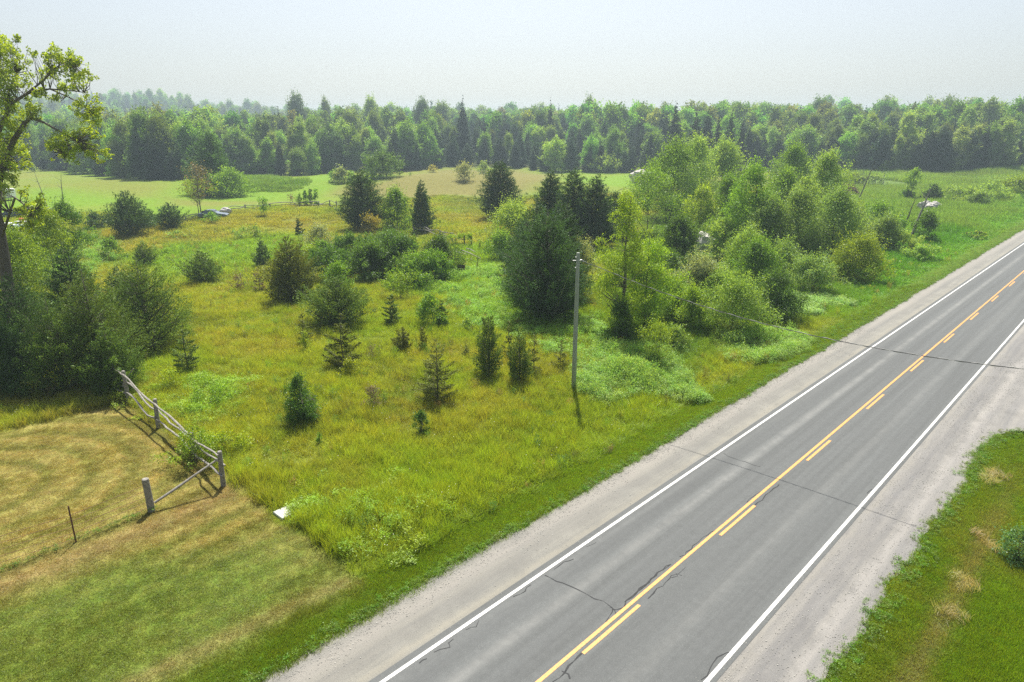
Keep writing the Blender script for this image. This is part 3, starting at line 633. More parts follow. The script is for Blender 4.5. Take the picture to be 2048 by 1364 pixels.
# ------------------------------------------------------------------ centre and right thicket
P_(1092, 638, 410, 195, 'jun', 'ced', 'huge dark round-based juniper left of the wooden pole', 'juniper', lai=13, maxn=60000, trunk=.25)
P_(1072, 600, 392, 120, 'ced', 'ced', 'pointed cedar rising directly out of the left side of the huge juniper', 'tree', lai=9)
P_(1130, 600, 398, 105, 'ced', 'ced', 'pointed cedar rising directly out of the right side of the huge juniper', 'tree', lai=9)
P_(1052, 560, 420, 90, 'jun', 'ced', 'dark shoulder cedar left behind the huge juniper', 'tree', lai=6)
P_(1150, 600, 462, 70, 'dec', 'silver', 'silvery green willow leaning from behind the huge juniper', base=.35, shape='round', lai=3.5)
P_(1025, 500, 402, 100, 'dec', 'pale', 'pale green leafy tree left of the huge juniper', base=.08, shape='dome', lai=5)
P_(1000, 520, 462, 60, 'shr', 'grn', 'green bush at the left foot of the pale leafy tree', lai=5)
for a in ((1100, 480, 335, 70, 'ced', 'leftmost tall cedar behind the huge juniper'), (1145, 490, 330, 70, 'ced', 'middle tall cedar behind the huge juniper'), (1190, 495, 345, 66, 'ced', 'right tall cedar behind the huge juniper'), (1228, 480, 380, 60, 'ced', 'shorter cedar beside the tall lime tree')):
    P_(a[0], a[1], a[2], a[3], 'ced', a[4], a[5], 'tree', 'cedars behind the huge juniper', lai=7, wk=1.6)
P_(1240, 676, 345, 98, 'dec', 'lime', 'tall narrow lime-green elm right of the wooden pole', base=.02, shape='column', lai=3.6, trunk=.2, K=60, clump=.9)
P_(1288, 660, 440, 92, 'dec', 'lime', 'shorter lime-green elm against the right of the tall one', base=.12, shape='egg', lai=4, K=34)
P_(1238, 684, 600, 60, 'shr', 'dk', 'dark green growth round the foot of the tall lime elm', lai=4)
P_(1315, 735, 640, 70, 'sap', 'yg', 'young yellow-green tree before the tall lime elm', base=.3, shape='round', lai=2.2)
P_(1222, 690, 668, 30, 'shr', 'grn', 'small bush at the left foot of the tall lime elm', lai=3)
P_(1295, 470, 330, 110, 'dec', 'grn', 'multi-stemmed tree with bare fine stems behind the tall lime elm', base=.4, shape='dome', lai=3.6, ntr=4, thick=1.4)
P_(1352, 530, 430, 92, 'dec', 'dk', 'rounded tree swathed in dark vines in the right thicket', base=.02, shape='dome', lai=8, fuzz=.05)
P_(1398, 480, 368, 70, 'dec', 'lime', 'bright yellow-green tree behind the vine-covered one', base=.15, shape='egg', lai=4)
P_(1215, 345, 308, 60, 'dec', 'pale', 'pale green treetop between the dark cedars and the forest', base=.1, shape='round', lai=4)
T2 = [(1340, 440, 272, 110, 'dec', 'grn', 'wide light green maple on the left of the right thicket'), (1385, 425, 266, 90, 'dec', 'pale', 'tall pale tree with visible trunk behind the light green maple'),
      (1440, 410, 270, 90, 'dec', 'pale', 'ragged tree with a dead branch behind the right thicket'), (1450, 480, 345, 80, 'dec', 'grn', 'green tree beside the bright yellow-green one'),
      (1492, 520, 318, 100, 'dec', 'grn', 'tall fresh green poplar in the centre of the right thicket'), (1560, 470, 335, 90, 'dec', 'grn', 'green poplar right of the tall fresh green one'),
      (1600, 480, 345, 70, 'dec', 'pale', 'pale poplar with fluttering leaves in the right thicket'), (1640, 460, 292, 80, 'dec', 'pale', 'tall pale poplar at the right end of the thicket'),
      (1575, 420, 282, 90, 'dec', 'grn', 'rounded light tree behind the poplars, below the spruces'), (1585, 525, 375, 110, 'dec', 'grey', 'grey-green willow mass at the front of the poplars'),
      (1660, 530, 372, 110, 'dec', 'grey', 'large grey-green willow at the right of the poplars'), (1530, 530, 390, 100, 'dec', 'grey', 'grey-green willow under the tall fresh green poplar'),
      (1690, 520, 400, 80, 'dec', 'grey', 'rightmost grey-green willow of the thicket'), (1490, 560, 455, 90, 'shr', 'pale', 'pale willow shrub before the grey-green willows'),
      (1445, 520, 420, 60, 'dec', 'pale', 'brownish pale willow left of the grey-green willows')]
for i, a in enumerate(T2):
    kw = dict(lai=4.6) if a[4] == 'shr' else dict(base=.10, shape='egg', lai=4.6)
    P_(*a, group='trees of the right thicket', wk=1.12, **kw)
T3 = [(1400, 600, 512, 80, 'silver', 'grey half-dead bush with silver leaves before the vine-covered tree'), (1340, 560, 500, 70, 'dk', 'dark tangled bush right behind the lime elms'),
      (1345, 640, 560, 80, 'grn', 'green bush in the gap right of the lime elms'), (1380, 660, 575, 70, 'yg', 'light green bush left of the big roadside willow bush'),
      (1462, 672, 555, 130, 'pale', 'big pale willow bush crossed by the overhead cable'), (1546, 642, 540, 88, 'dk', 'dark green bush at the right of the big pale willow bush'),
      (1505, 575, 480, 90, 'grn', 'rounded green bush behind the big pale willow bush'), (1560, 560, 485, 90, 'grey', 'grey-green bush in the middle of the roadside bushes'),
      (1622, 588, 512, 84, 'grey', 'round grey-green bush standing out into the roadside grass'), (1600, 520, 470, 80, 'grn', 'green bush behind the round roadside one'),
      (1712, 560, 470, 90, 'yg', 'yellow-green willow bush, nearest the road at the thicket right end'), (1730, 500, 440, 70, 'grey', 'grey bush behind the yellow-green willow bush'),
      (1765, 500, 430, 60, 'grey', 'bush left of the leaning dead poles'), (1800, 500, 460, 70, 'pale', 'low pale bush at the foot of the leaning dead poles'),
      (1850, 480, 425, 40, 'dk', 'dark bush right beside the leaning dead poles'), (1690, 560, 530, 60, 'pale', 'low pale bush left of the yellow-green willow bush'),
      (1430, 610, 540, 60, 'pale', 'pale bush between the silver-leaved bush and the big willow bush'), (1290, 600, 520, 70, 'yg', 'bright bush behind the two lime elms'),
      (1750, 470, 405, 70, 'grn', 'leafy green bush at the back of the thicket right end'), (1420, 490, 440, 50, 'grn', 'bush right of the vine-covered tree'),
      (1840, 520, 490, 60, 'pale', 'low pale bush by the dark roadside grass'), (1950, 478, 462, 46, 'pale', 'small bush near the gravel entrance'),
      (1350, 700, 655, 50, 'pale', 'low silvery bush in front of the roadside thicket'), (1510, 540, 490, 70, 'yg', 'light bush between the willows')]
for a in T3: P_(a[0], a[1], a[2], a[3], 'shr', a[4], a[5], group='bushes of the roadside thicket', lai=5.6, wk=1.3)
# marsh on the right
P_(1865, 403, 366, 34, 'ced', 'ced', 'dark round-topped juniper behind the rubble pile', 'juniper', lai=7)
P_(1820, 400, 334, 30, 'dec', 'grn', 'slim light green tree in the marsh beside the dark juniper', base=.45, shape='egg', lai=4)
P_(1813, 400, 380, 30, 'shr', 'dk', 'dark low bush at the foot of the slim marsh tree', lai=5)
P_(1768, 348, 320, 22, 'sap', 'lime', 'small yellow-green tree at the forest edge above the marsh', lai=4)
P_(1888, 344, 326, 10, 'sap', 'lime', 'tiny bright sapling at the far edge of the marsh', lai=4)
for a in ((1905, 402, 372, 50, 'pale', 'first pale willow bush right of the dark juniper'), (1945, 405, 374, 50, 'pale', 'second pale willow bush right of the dark juniper'), (1985, 400, 362, 56, 'pale', 'pale willow bush at the far roadside'),
          (2030, 395, 352, 60, 'yg', 'yellow-green bush at the right frame edge by the forest'), (1960, 412, 385, 34, 'dk', 'dark bush among the pale willow bushes'), (1700, 372, 345, 40, 'yg', 'light bush behind the red-brown brush pile'),
          (1740, 372, 350, 50, 'grey', 'grey dead-looking bush behind the leaning dead tree')):
    P_(a[0], a[1], a[2], a[3], 'shr', a[4], a[5], group='bushes of the marsh', lai=4.6, wk=1.4)
P_(2034, 1120, 1052, 70, 'shr', 'blue', 'blue-green bushy plant at the right frame edge, across the road', lai=3.2, K=60)
def dead(px, pb, dxp, pt, label, r=.09, twigs=8, col=None, cat='dead tree', name='dead_tree', m='palebark'):
    x, y, z = G(px, pb); dp = depth(y); h = HT(y, pt)-z; lx = dxp*dp/F; rng = np.random.default_rng(int(px*7+pb))
    e = tag(empty(name, (x, y, z)), label, cat); mb = MB()
    Pm = [np.array((lx*u+rng.normal()*.05, rng.normal()*.05, h*u-.2*(u == 0))) for u in (0, .25, .5, .75, 1)]
    mb.tube(Pm, [r, r*.85, r*.7, r*.5, r*.15], 6); tb = mb
    for _ in range(twigs):
        u = rng.uniform(.35, .95); p = Pm[0]*(1-u)+Pm[-1]*u; d = unit(np.array((rng.normal(), rng.normal(), .9)))*h*rng.uniform(.12, .3)
        tb.tube([p, p+d*.5+rng.normal(size=3)*.05, p+d], [r*.3, r*.2, r*.06], 4, cap=False)
    mb.build('trunk', M[m], e)
    return e
dead(1714, 403, 24, 322, 'thin leaning dead tree with a few leaves, beyond the red-brown brush pile', .16, 9, m='bark')
dead(1822, 476, 22, 378, 'thick leaning pale dead trunk, right one of the leaning poles', .22, 3)
dead(1803, 468, 16, 392, 'thin dark leaning dead trunk, left one of the leaning poles', .13, 5, m='bark')
dead(127, 424, 10, 346, 'bare forked dead tree rising behind the yellow-green tree top, right one', .12, 6)
dead(98, 424, -14, 340, 'bare spindly dead tree rising behind the yellow-green tree top, left one', .10, 8)
for k, (a, b, c) in enumerate(((1750, 368, 342), (1766, 370, 345), (1723, 366, 340))):
    dead(a, b, 1, c, ('first', 'second', 'leftmost')[k]+' grey snag standing in the marsh reeds left of the slim tree', .14, 3)
# ------------------------------------------------------------------ big roadside maple on the far left
def big_maple():
    rng = np.random.default_rng(5); x0, y0, z0 = G(28, 700); dp = depth(y0)
    e = tag(empty('maple_tree', (x0, y0, z0)), 'big open-crowned maple at the left frame edge, tallest tree in front', 'tree')
    def pt(px, py, dy=0.0):                               # a point seen at px, py in a plane dy behind the trunk
        y = y0+dy; v = 682-py; fy = F*math.cos(PIT)+v*math.sin(PIT); t = y/fy
        return np.array(((px-1024)*t-x0, dy, HT(y, py)-z0))
    mb = MB(); tips = []
    def limb(pts, r0, r1, n=8):
        pts = [np.array(p, float) for p in pts]; R = np.linspace(r0, r1, len(pts)); mb.tube(pts, R, n); return pts
    limb([(0, 0, -.3), pt(24, 640), pt(14, 560), pt(2, 480), pt(-8, 420, .2), pt(-4, 370, .5)], .50, .30, 10)
    limbs = [([pt(-4, 370, .5), pt(10, 320, .5), pt(28, 280, .2), pt(50, 245, -.3)], .24, .15), ([pt(-4, 370, .5), pt(-22, 330, 1), pt(-30, 250, 1.5), pt(-14, 160, 2), pt(4, 90, 2)], .26, .05),
             ([pt(-22, 330, 1), pt(4, 246, .5), pt(26, 205, .4), pt(50, 190, 0), pt(88, 160, -.5), pt(110, 128, -.6)], .17, .03), ([pt(50, 190, 0), pt(66, 182, 0), pt(100, 178, .5), pt(150, 182, .8), pt(176, 186, 1.)], .09, .025),
             ([pt(50, 245, -.3), pt(62, 236, -.6), pt(88, 245, -1), pt(118, 262, -1.2), pt(134, 270, -1.3), pt(165, 290, -1.5)], .12, .03), ([pt(16, 220, 1), pt(18, 180, 1.5), pt(40, 130, 2)], .10, .02),
             ([pt(2, 480), pt(30, 395, -2), pt(60, 418, -2.5), pt(75, 420, -3)], .09, .03), ([pt(88, 160, -.5), pt(118, 130, -1), pt(150, 116, -1)], .05, .015),
             ([pt(100, 178, .5), pt(150, 200, 1), pt(185, 225, 1.2)], .05, .015), ([pt(134, 270, -1.3), pt(136, 290, -1.3), pt(120, 310, -1.4)], .045, .015),
             ([pt(-22, 330, 1), pt(-80, 280, 1), pt(-120, 200, 1)], .2, .04), ([pt(-30, 250, 1.5), pt(-70, 160, 0), pt(-60, 90, 0)], .14, .03)]
    for L in limbs: limb(*L)
    # leaf masses: px, py, radius in px, depth offset, weight
    ms = [(8, 85, 16, 2), (30, 78, 8, 2), (0, 120, 26, 2), (20, 150, 22, 1.5), (10, 185, 26, 1.5), (40, 118, 14, 1.5), (66, 110, 12, 1), (45, 160, 18, 1), (-30, 120, 40, 1), (-50, 200, 45, 1), (98, 108, 12, -.6), (120, 112, 18, -.8), (142, 120, 14, -1), (158, 128, 10, -1),
          (110, 135, 16, -.6), (135, 145, 18, -.8), (165, 148, 14, -.8), (150, 165, 16, 0), (178, 158, 9, 0), (90, 150, 14, .5), (72, 190, 14, 0), (100, 190, 14, .5), (128, 176, 14, .5), (160, 205, 18, 1), (185, 215, 14, 1), (200, 228, 10, 1), (172, 232, 16, .8),
          (195, 250, 9, .6), (170, 262, 14, -1), (185, 275, 10, -1), (120, 285, 18, -1.3), (100, 288, 12, -1.3), (145, 296, 18, -1.4), (165, 300, 16, -1.5), (188, 305, 12, -1.5), (208, 312, 10, -1.5), (198, 322, 7, -1.5), (128, 308, 14, -1.4), (155, 275, 12, -1.2),
          (20, 225, 26, 1), (55, 215, 16, .5), (5, 265, 26, 1), (35, 260, 14, 0), (62, 225, 12, -.5), (70, 236, 8, -.6), (-20, 300, 40, 1), (20, 305, 28, 1), (45, 300, 16, 1), (12, 340, 22, .5), (40, 335, 12, .5), (28, 355, 14, 0), (8, 375, 12, -1), (-20, 390, 30, -1),
          (50, 390, 10, -2), (75, 405, 14, -2.6), (60, 425, 14, -2.6), (40, 415, 10, -2.6), (90, 425, 12, -3), (70, 445, 14, -3), (85, 400, 8, -3), (50, 450, 10, -3)]
    cs, rs = [], []
    for a, b, r, d in ms:
        R = r*dp/F
        for _ in range(max(3, int(r*.8))):
            p = pt(a+rng.normal()*r*.68, b+rng.normal()*r*.58, d+rng.normal()*R*.8); cs.append(p); rs.append(R*rng.uniform(.14, .28)+.10)
    cs = np.array(cs); rs = np.array(rs)
    nodes = np.array([p for L in limbs for p in [np.array(q)*(1-u)+np.array(s_)*u for q, s_ in zip(L[0][:-1], L[0][1:]) for u in (0, .33, .66)]])
    for c in cs:
        i = np.argmin(np.linalg.norm(nodes-c-np.array((0, 0, -.5)), axis=1)); a = nodes[i]; m = (a+c)/2+rng.normal(size=3)*.12-np.array((0, 0, .1))
        mb.tube([a, m, c], [.035, .02, .008], 4, cap=False)
    mb.build('trunk', M['bark'], e, smooth=True)
    lv, v = clump_leaves(rng, cs, rs, 34000, .135, asp=.72, fuzz=.2, dens=rs**1.6)
    fm = mesh_np('crown', lv, 4, M['leaf'], {'v': v}); link('crown', fm, e, color=np.array((.29, .41, .035)))
big_maple()
# ------------------------------------------------------------------ fences, pole, cable and the other made things
def local(p, o): return np.array(p)-np.array(o)
def rail_fence(name, label, posts, r_post, rails, cat='fence', wob=.05, rr=.055, over=.35, seed=1, nb=7):
    """posts: (x, y, z, height); rails: heights as fractions of the post."""
    rng = np.random.default_rng(seed); o = posts[0][:3]; e = tag(empty(name, o), label, cat)
    for i, (x, y, z, h) in enumerate(posts):
        mb = MB(); lx, ly, lz = local((x, y, z), o); a, b = rng.normal(size=2)*.03*h
        mb.tube([(lx, ly, lz-.3), (lx+a*.3, ly+b*.3, lz+h*.35), (lx+a*.7, ly+b*.7, lz+h*.75), (lx+a, ly+b, lz+h*.985), (lx+a, ly+b, lz+h)], [r_post*1.12, r_post*1.04, r_post, r_post*.92, r_post*.7], nb)
        mb.build('post', M['oldwood'], e)
    for (x, y, z, h), (x2, y2, z2, h2) in zip(posts[:-1], posts[1:]):
        for q, fr in enumerate(rails):
            A = local((x, y, z+h*fr+rng.normal()*.03), o); B = local((x2, y2, z2+h2*fr+rng.normal()*.05), o); d = unit(B-A); s = unit(np.cross(d, (0, 0, 1)))*r_post*(.95 if q % 2 else -.95)
            A = A+s-d*over*rng.uniform(.3, 1); B = B+s+d*over*rng.uniform(.3, 1); n = 9; P = []
            b1, b2 = rng.normal(size=2)*wob*2.2
            for k in range(n):
                u = k/(n-1); P.append(A+(B-A)*u+np.array((0, 0, 1))*(b1*math.sin(math.pi*u)+b2*math.sin(2*math.pi*u)-.04*math.sin(math.pi*u))+s*rng.normal()*wob*4+np.array((0, 0, rng.normal()*wob*.35)))
            R = [rr*rng.uniform(.75, 1.15)*(.7 if k in (0, n-1) else 1) for k in range(n)]
            MB().tube(P, R, 6).build('rail', M['oldwood'], e)
    return e
def gp(px, pb, pt):
    x, y, z = G(px, pb); return (x, y, z, HT(y, pt)-z)
near = [gp(447, 972, 903), gp(390, 918, 864), gp(317, 856, 798), gp(258, 806, 742), gp(205, 768, 712)]
rail_fence('rail_fence', 'weathered grey split-rail fence running from the corner post by the gate into the cedars', near, .115, (.93, .62, .36), over=.3, wob=.06)
# leaning rail propped where the fence meets the cedars
x, y, z = G(250, 800); zz = HT(y, 735)-z
t = MB().tube([(0, 0, .9), (.35, .1, 1.5), (.75, .2, 2.0)], [.06, .05, .03], 6).build('leaning_rail', M['oldwood'], None, (x, y, z)); tag(t, 'grey broken rail sticking up where the fence meets the cedars', 'rail')
# gate post with its sloping brace
x, y, z, h = gp(303, 1022, 957)
e = tag(empty('gate_post', (x, y, z)), 'stout round wooden gate post standing alone on the dry lawn', 'post')
MB().tube([(0, 0, -.3), (-.01, 0, h*.5), (-.03, 0, h*.93), (-.03, 0, h*.985), (-.03, 0, h)], [.155, .15, .145, .14, .10], 14).build('post', M['oldwood'], e, smooth=False)
A = np.array((x+.16, y+.05, z+.38)); B = np.array(near[0][:3])+np.array((-.06, -.1, near[0][3]*.80))
br = MB().tube([A*0, (B-A)*.35+np.array((0, 0, -.02)), (B-A)*.7, B-A], [.055, .06, .05, .045], 8).build('brace_pole', M['oldwood'], None, tuple(A)); tag(br, 'straight pole sloping from the lone gate post up to the fence corner', 'pole')
# steel post and slack wire fence
x, y, z, h = gp(153, 1084, 1012); e = tag(empty('wire_fence', (x, y, z)), 'rusty steel post carrying thin farm wire across the lawn', 'fence')
MB().box((-.015, 0, h/2-.1), (.045, .035, h+.2)).box((-.015, -.02, h/2-.1), (.012, .05, h+.2)).build('post', M['rust'], e)
gx, gy, gz = G(303, 1022); wx, wy, wz = G(-330, 1240)
for k in range(5):
    zz = .16+k*.27; Pw = [local((wx, wy, wz+zz), (x, y, z))]+[np.array((0, .02, zz))]+[local((gx-.15, gy, gz+zz), (x, y, z))]
    MB().tube(Pw, .010, 3, cap=False).build('wire', M['rust'], e)
vw = MB()
for a, b in (((0, 0, 0), (gx-.15-x, gy-y, gz-z)), ((wx-x, wy-y, wz-z), (0, 0, 0))):
    a = np.array(a); b = np.array(b); L = np.linalg.norm(b-a)
    for k in range(int(L/.3)): p = a+(b-a)*(k+.5)/int(L/.3); vw.tube([p+np.array((0, 0, .14)), p+np.array((0, 0, 1.26))], .003, 3, cap=False)
vw.build('stay_wires', M['rust'], e)
# concrete slab
x, y, z = G(575, 1026); ca = math.atan2(DY, DX)
s_ = MB().box((0, 0, .06), (.92, .78, .16), rz=.12).build('concrete_slab', M['concrete'], None, (x, y, z-.02)); s_.rotation_euler = (0, 0, A0*-1+1.45); tag(s_, 'pale square concrete slab lying at the corner of the tall grass', 'slab')
# utility pole with guy wire, bracket and cable
x, y, z, h = gp(1147, 782, 505); px0, py0, pz0 = x, y, z; e = tag(empty('utility_pole', (x, y, z)), 'weathered greenish wooden pole standing in the meadow', 'pole')
lean = .045
MB().tube([(0, 0, -.4), (lean*.3, 0, h*.3), (lean*.7, 0, h*.7), (lean, 0, h*.995), (lean, 0, h)], [.155, .145, .125, .105, .08], 16).build('pole', M['polewood'], e, smooth=True)
zb = HT(y, 521)-z
MB().tube([(-.28, 0, zb), (.30, 0, zb-.01)], .022, 6).build('through_bolt', M['steel'], e)
MB().tube([(lean+.13, 0, zb+.02), (lean+.22, -.01, zb+.02), (lean+.3, -.02, zb)], [.045, .05, .03], 8).build('cable_clamp', M['steel'], e)
for zz in (.45, 1.1): MB().tube([(0, 0, zb+zz-.9), (.0, 0, zb+zz-.88)], .128, 16).build('band', M['steel'], e)
gx, gy, gz = G(1103, 642); A = np.array((x-.2, y, z+zb)); Bp = np.array((gx, gy, gz+.1))
g = MB().tube([A*0, (Bp-A)*.5, Bp-A], .012, 5).build('guy_wire', M['steel'], e, tuple(A-np.array((x, y, z))))
MB().tube([(Bp-A)*.80, (Bp-A)*.99], .03, 6).build('guy_guard', M['palebark'], e, tuple(A-np.array((x, y, z))))
# cable: sits in the vertical plane through the pole, square to the road; heights read where it passes each sight line
o = np.array((x+.25, y)); ddx, ddy = CABDIR = (NX, NY); pts = []
for a, b in ((1171, 521), (1307, 578), (1427, 622), (1547, 651), (1700, 684), (1745, 694), (1966, 729), (2047, 738)):
    v = 682-b; fy = F*math.cos(PIT)+v*math.sin(PIT); fz = -F*math.sin(PIT)+v*math.cos(PIT); X_ = (a-1024)/fy
    u = (o[0]-X_*o[1])/(X_*ddy-ddx); yy = o[1]+u*ddy; pts.append((u, CAMH+fz/fy*yy))
pts = np.array(pts); cf = np.polyfit(pts[:, 0], pts[:, 1], 2, w=np.r_[3, np.ones(6), 2]); print('CABLE', pts.round(2).tolist(), cf)
uu = np.linspace(0, 46, 140); zc = np.polyval(cf, uu); zc += (z+zb-zc[0])*np.exp(-uu/1.5)
Pc = np.c_[uu*ddx, uu*ddy, zc-z-zb]; cb = tag(empty('overhead_cable', (o[0], o[1], z+zb)), 'twisted overhead cable crossing the road from the wooden pole', 'cable')
MB().tube(list(Pc), .018, 6).build('jacket', M['cable'], cb)
un = np.linspace(0, 46, 1500); zn = np.interp(un, uu, Pc[:, 2]); ph = un*5.2
MB().tube([(a*ddx+.022*math.cos(p)*DX, a*ddy+.022*math.cos(p)*DY, c+.022*math.sin(p)) for a, c, p in zip(un, zn, ph)], .009, 4, cap=False).build('wrap', M['cablelight'], cb)
# far fences
rail_fence('rail_fence', 'far rail fence along the crest below the mown field, beside the slim saplings', [gp(*a) for a in ((372, 441, 433), (400, 437, 427), (425, 432, 423), (457, 424, 414), (491, 419, 409), (540, 415, 407), (590, 413, 405), (638, 413, 403), (660, 414, 400), (673, 416, 402), (700, 416, 407))], .11, (.85, .45), rr=.07, wob=.06, seed=3, nb=6)
rail_fence('rail_fence', 'pale rail fence behind the thicket, right of the slim dark cedar', [gp(*a) for a in ((828, 465, 448), (850, 470, 452), (881, 482, 462), (905, 486, 466), (929, 489, 470))], .10, (.95, .6), rr=.06, wob=.04, seed=4, nb=6)
for k, (a, b, c) in enumerate(((912, 490, 470), (929, 492, 471), (943, 493, 467), (960, 498, 482))):
    x, y, z, h = gp(a, b, c); rng = np.random.default_rng(60+k); lab = ('first', 'second', 'third', 'fourth')[k]+' post from the left with drooping yellow-green vine, right of the pale rail fence'
    e = tag(empty('vine_post', (x, y, z)), lab, 'vine post', 'vine-topped posts')
    MB().tube([(0, 0, -.2), (0, 0, h)], [.10, .08], 7).build('post', M['bark'], e)
    cs = np.c_[rng.normal(size=8)*.75, rng.normal(size=8)*.4, h*.95-abs(rng.normal(size=8))*.25]; lv, v = clump_leaves(rng, cs, np.full(8, .34), 520, .17, .5)
    link('vine', mesh_np('vine', lv, 4, M['leaf'], {'v': v}), e, color=C_['lime'])
for a, b, c, d, lab in ((922, 505, 962, 522, 'longest pale fallen rail in the grass right of the thicket'), (912, 509, 935, 514, 'short fallen rail in the grass beside the longest one'), (933, 502, 950, 508, 'upper fallen rail in the grass right of the thicket')):
    p, q = np.array(G(a, b)), np.array(G(c, d)); p[2] += .35; q[2] += .3
    tag(MB().tube([p-p, (q-p)*.5+np.array((0, 0, .08)), q-p], [.07, .08, .05], 6).build('fallen_rail', M['palebark'], None, tuple(p)), lab, 'rail')
for a, b, c, r, lab in ((955, 545, 505, .05, 'thin vine-wrapped stake in the grass right of the dark stump'),):
    e = dead(a, b, 1, c, lab, .05, 10, name='stake', cat='stake', m='bark')
# stump
x, y, z, h = gp(923, 547, 531); rng = np.random.default_rng(3); mb = MB(); n = 18; wdt = 12*depth(y)/F*.5
ang_ = np.linspace(0, 2*math.pi, n, endpoint=False); rg = []
lv_ = [(-.1, 1.25), (.1*h, 1.1), (.5*h, .98), (.95*h, 1.0), (h, .93), (h*.9, .7), (h*.72, .3)]; jr = 1+.10*rng.normal(size=n)
vv = [(wdt*k*math.cos(a)*jr[i], wdt*k*math.sin(a)*jr[i], zz*(1+.12*rng.normal()*(q in (3, 4)))) for q, (zz, k) in enumerate(lv_) for i, a in enumerate(ang_)]
ff = [(q*n+i, q*n+(i+1) % n, (q+1)*n+(i+1) % n, (q+1)*n+i) for q in range(6) for i in range(n)]+[tuple(range(6*n, 7*n))]
tag(mb.add(vv, ff).build('tree_stump', M['stump'], None, (x, y, z)), 'dark brown hollow stump in the bright grass right of the thicket', 'stump')
# rocks, rubble, brush
def rock(name, px, pb, wpx, hpx, label, mat='rock', seed=1, cat='rock', dpt=.8):
    x, y, z = G(px, pb); dp = depth(y); R = wpx*dp/F/2; H = hpx*dp/F; rng = np.random.default_rng(seed); v = []; f = []; n, m = 22, 11
    for i in range(m+1):
        a = math.pi*i/m
        for k in range(n):
            b = 2*math.pi*k/n; d = np.array((math.sin(a)*math.cos(b), math.sin(a)*math.sin(b), math.cos(a)))
            q = 1+.22*float(wn(np.array(d[0]*2.2+seed), np.array(d[1]*2.2+d[2]*1.7), 1.6, seed))+.1*float(wn(np.array(d[0]*5.), np.array(d[1]*5+d[2]*4), 1.6, seed+9))
            v.append((d[0]*R*q, d[1]*R*q*dpt, max(-.2, H*.45+d[2]*H*.62*q)))
    for i in range(m):
        for k in range(n): f.append((i*n+k, (i+1)*n+k, (i+1)*n+(k+1) % n, i*n+(k+1) % n))
    return tag(MB().add(v, f).build(name, M[mat], None, (x, y, z)), label, cat)
rock('boulder', 1412, 502, 46, 34, 'tall pale boulder showing beside the vine-covered tree', seed=2)
rock('boulder', 1283, 366, 44, 24, 'pale boulder behind the multi-stemmed tree', seed=5)
rock('boulder', 1535, 395, 20, 15, 'small pale boulder glimpsed between the poplars', seed=6)
rock('boulder', 452, 428, 22, 12, 'pale boulder beside the far rail fence and grey-blue car', seed=7)
e = None
for k, (a, b, w_, h_) in enumerate(((1846, 421, 22, 16), (1860, 422, 26, 15), (1870, 418, 20, 14), (1853, 414, 18, 12), (1878, 414, 14, 6))):
    rock('rubble_rock', a, b, w_, h_, ('leftmost', 'largest front', 'right', 'upper back', 'small flat right-hand')[k]+' grey rock of the rubble heap before the dark juniper', seed=20+k)
rng = np.random.default_rng(9); gv = []; gf = []
gx, gy, gz = G(1885, 436)
for _ in range(900):
    a, r = rng.uniform(0, 6.28), rng.random()**.6; cx, cy = math.cos(a)*r*4.8, math.sin(a)*r*5.0; q = .1+.22*rng.random()**2; b = len(gv)
    for d in ((1, 0, 0), (0, 1, 0), (-1, 0, 0), (0, -1, 0), (0, 0, .9)): gv.append((cx+q*(d[0]+rng.normal()*.25), cy+q*(d[1]+rng.normal()*.25), q*d[2]+.12*(1-r)))
    gf += [(b, b+1, b+4), (b+1, b+2, b+4), (b+2, b+3, b+4), (b+3, b, b+4)]
tag(MB().add(gv, gf).build('rubble', M['rock'], None, (gx, gy, gz)), 'flat patch of pale broken stones in the marsh grass by the road', 'rubble', kind='stuff')
# red-brown brush pile
x, y, z = G(1692, 392); mb = MB(); rng = np.random.default_rng(12)
for _ in range(420):
    a = rng.uniform(0, 6.28); r = 2.9*rng.random()**.6; p = np.array((math.cos(a)*r, math.sin(a)*r, 3.4*(1-(r/3.1)**2)*rng.random())); d = unit(rng.normal(size=3)*np.array((1, 1, .6)))*rng.uniform(.7, 1.8)
    p[2] = max(p[2], .1); mb.tube([p-d*.5, p+rng.normal(size=3)*.1, p+d*.5], [.07, .09, .05], 3, cap=False)
tag(mb.build('brush_pile', M['brush'], None, (x, y, z)), 'heap of red-brown dead brush at the left of the marsh', 'brush pile')
x, y, z = G(1955, 437)
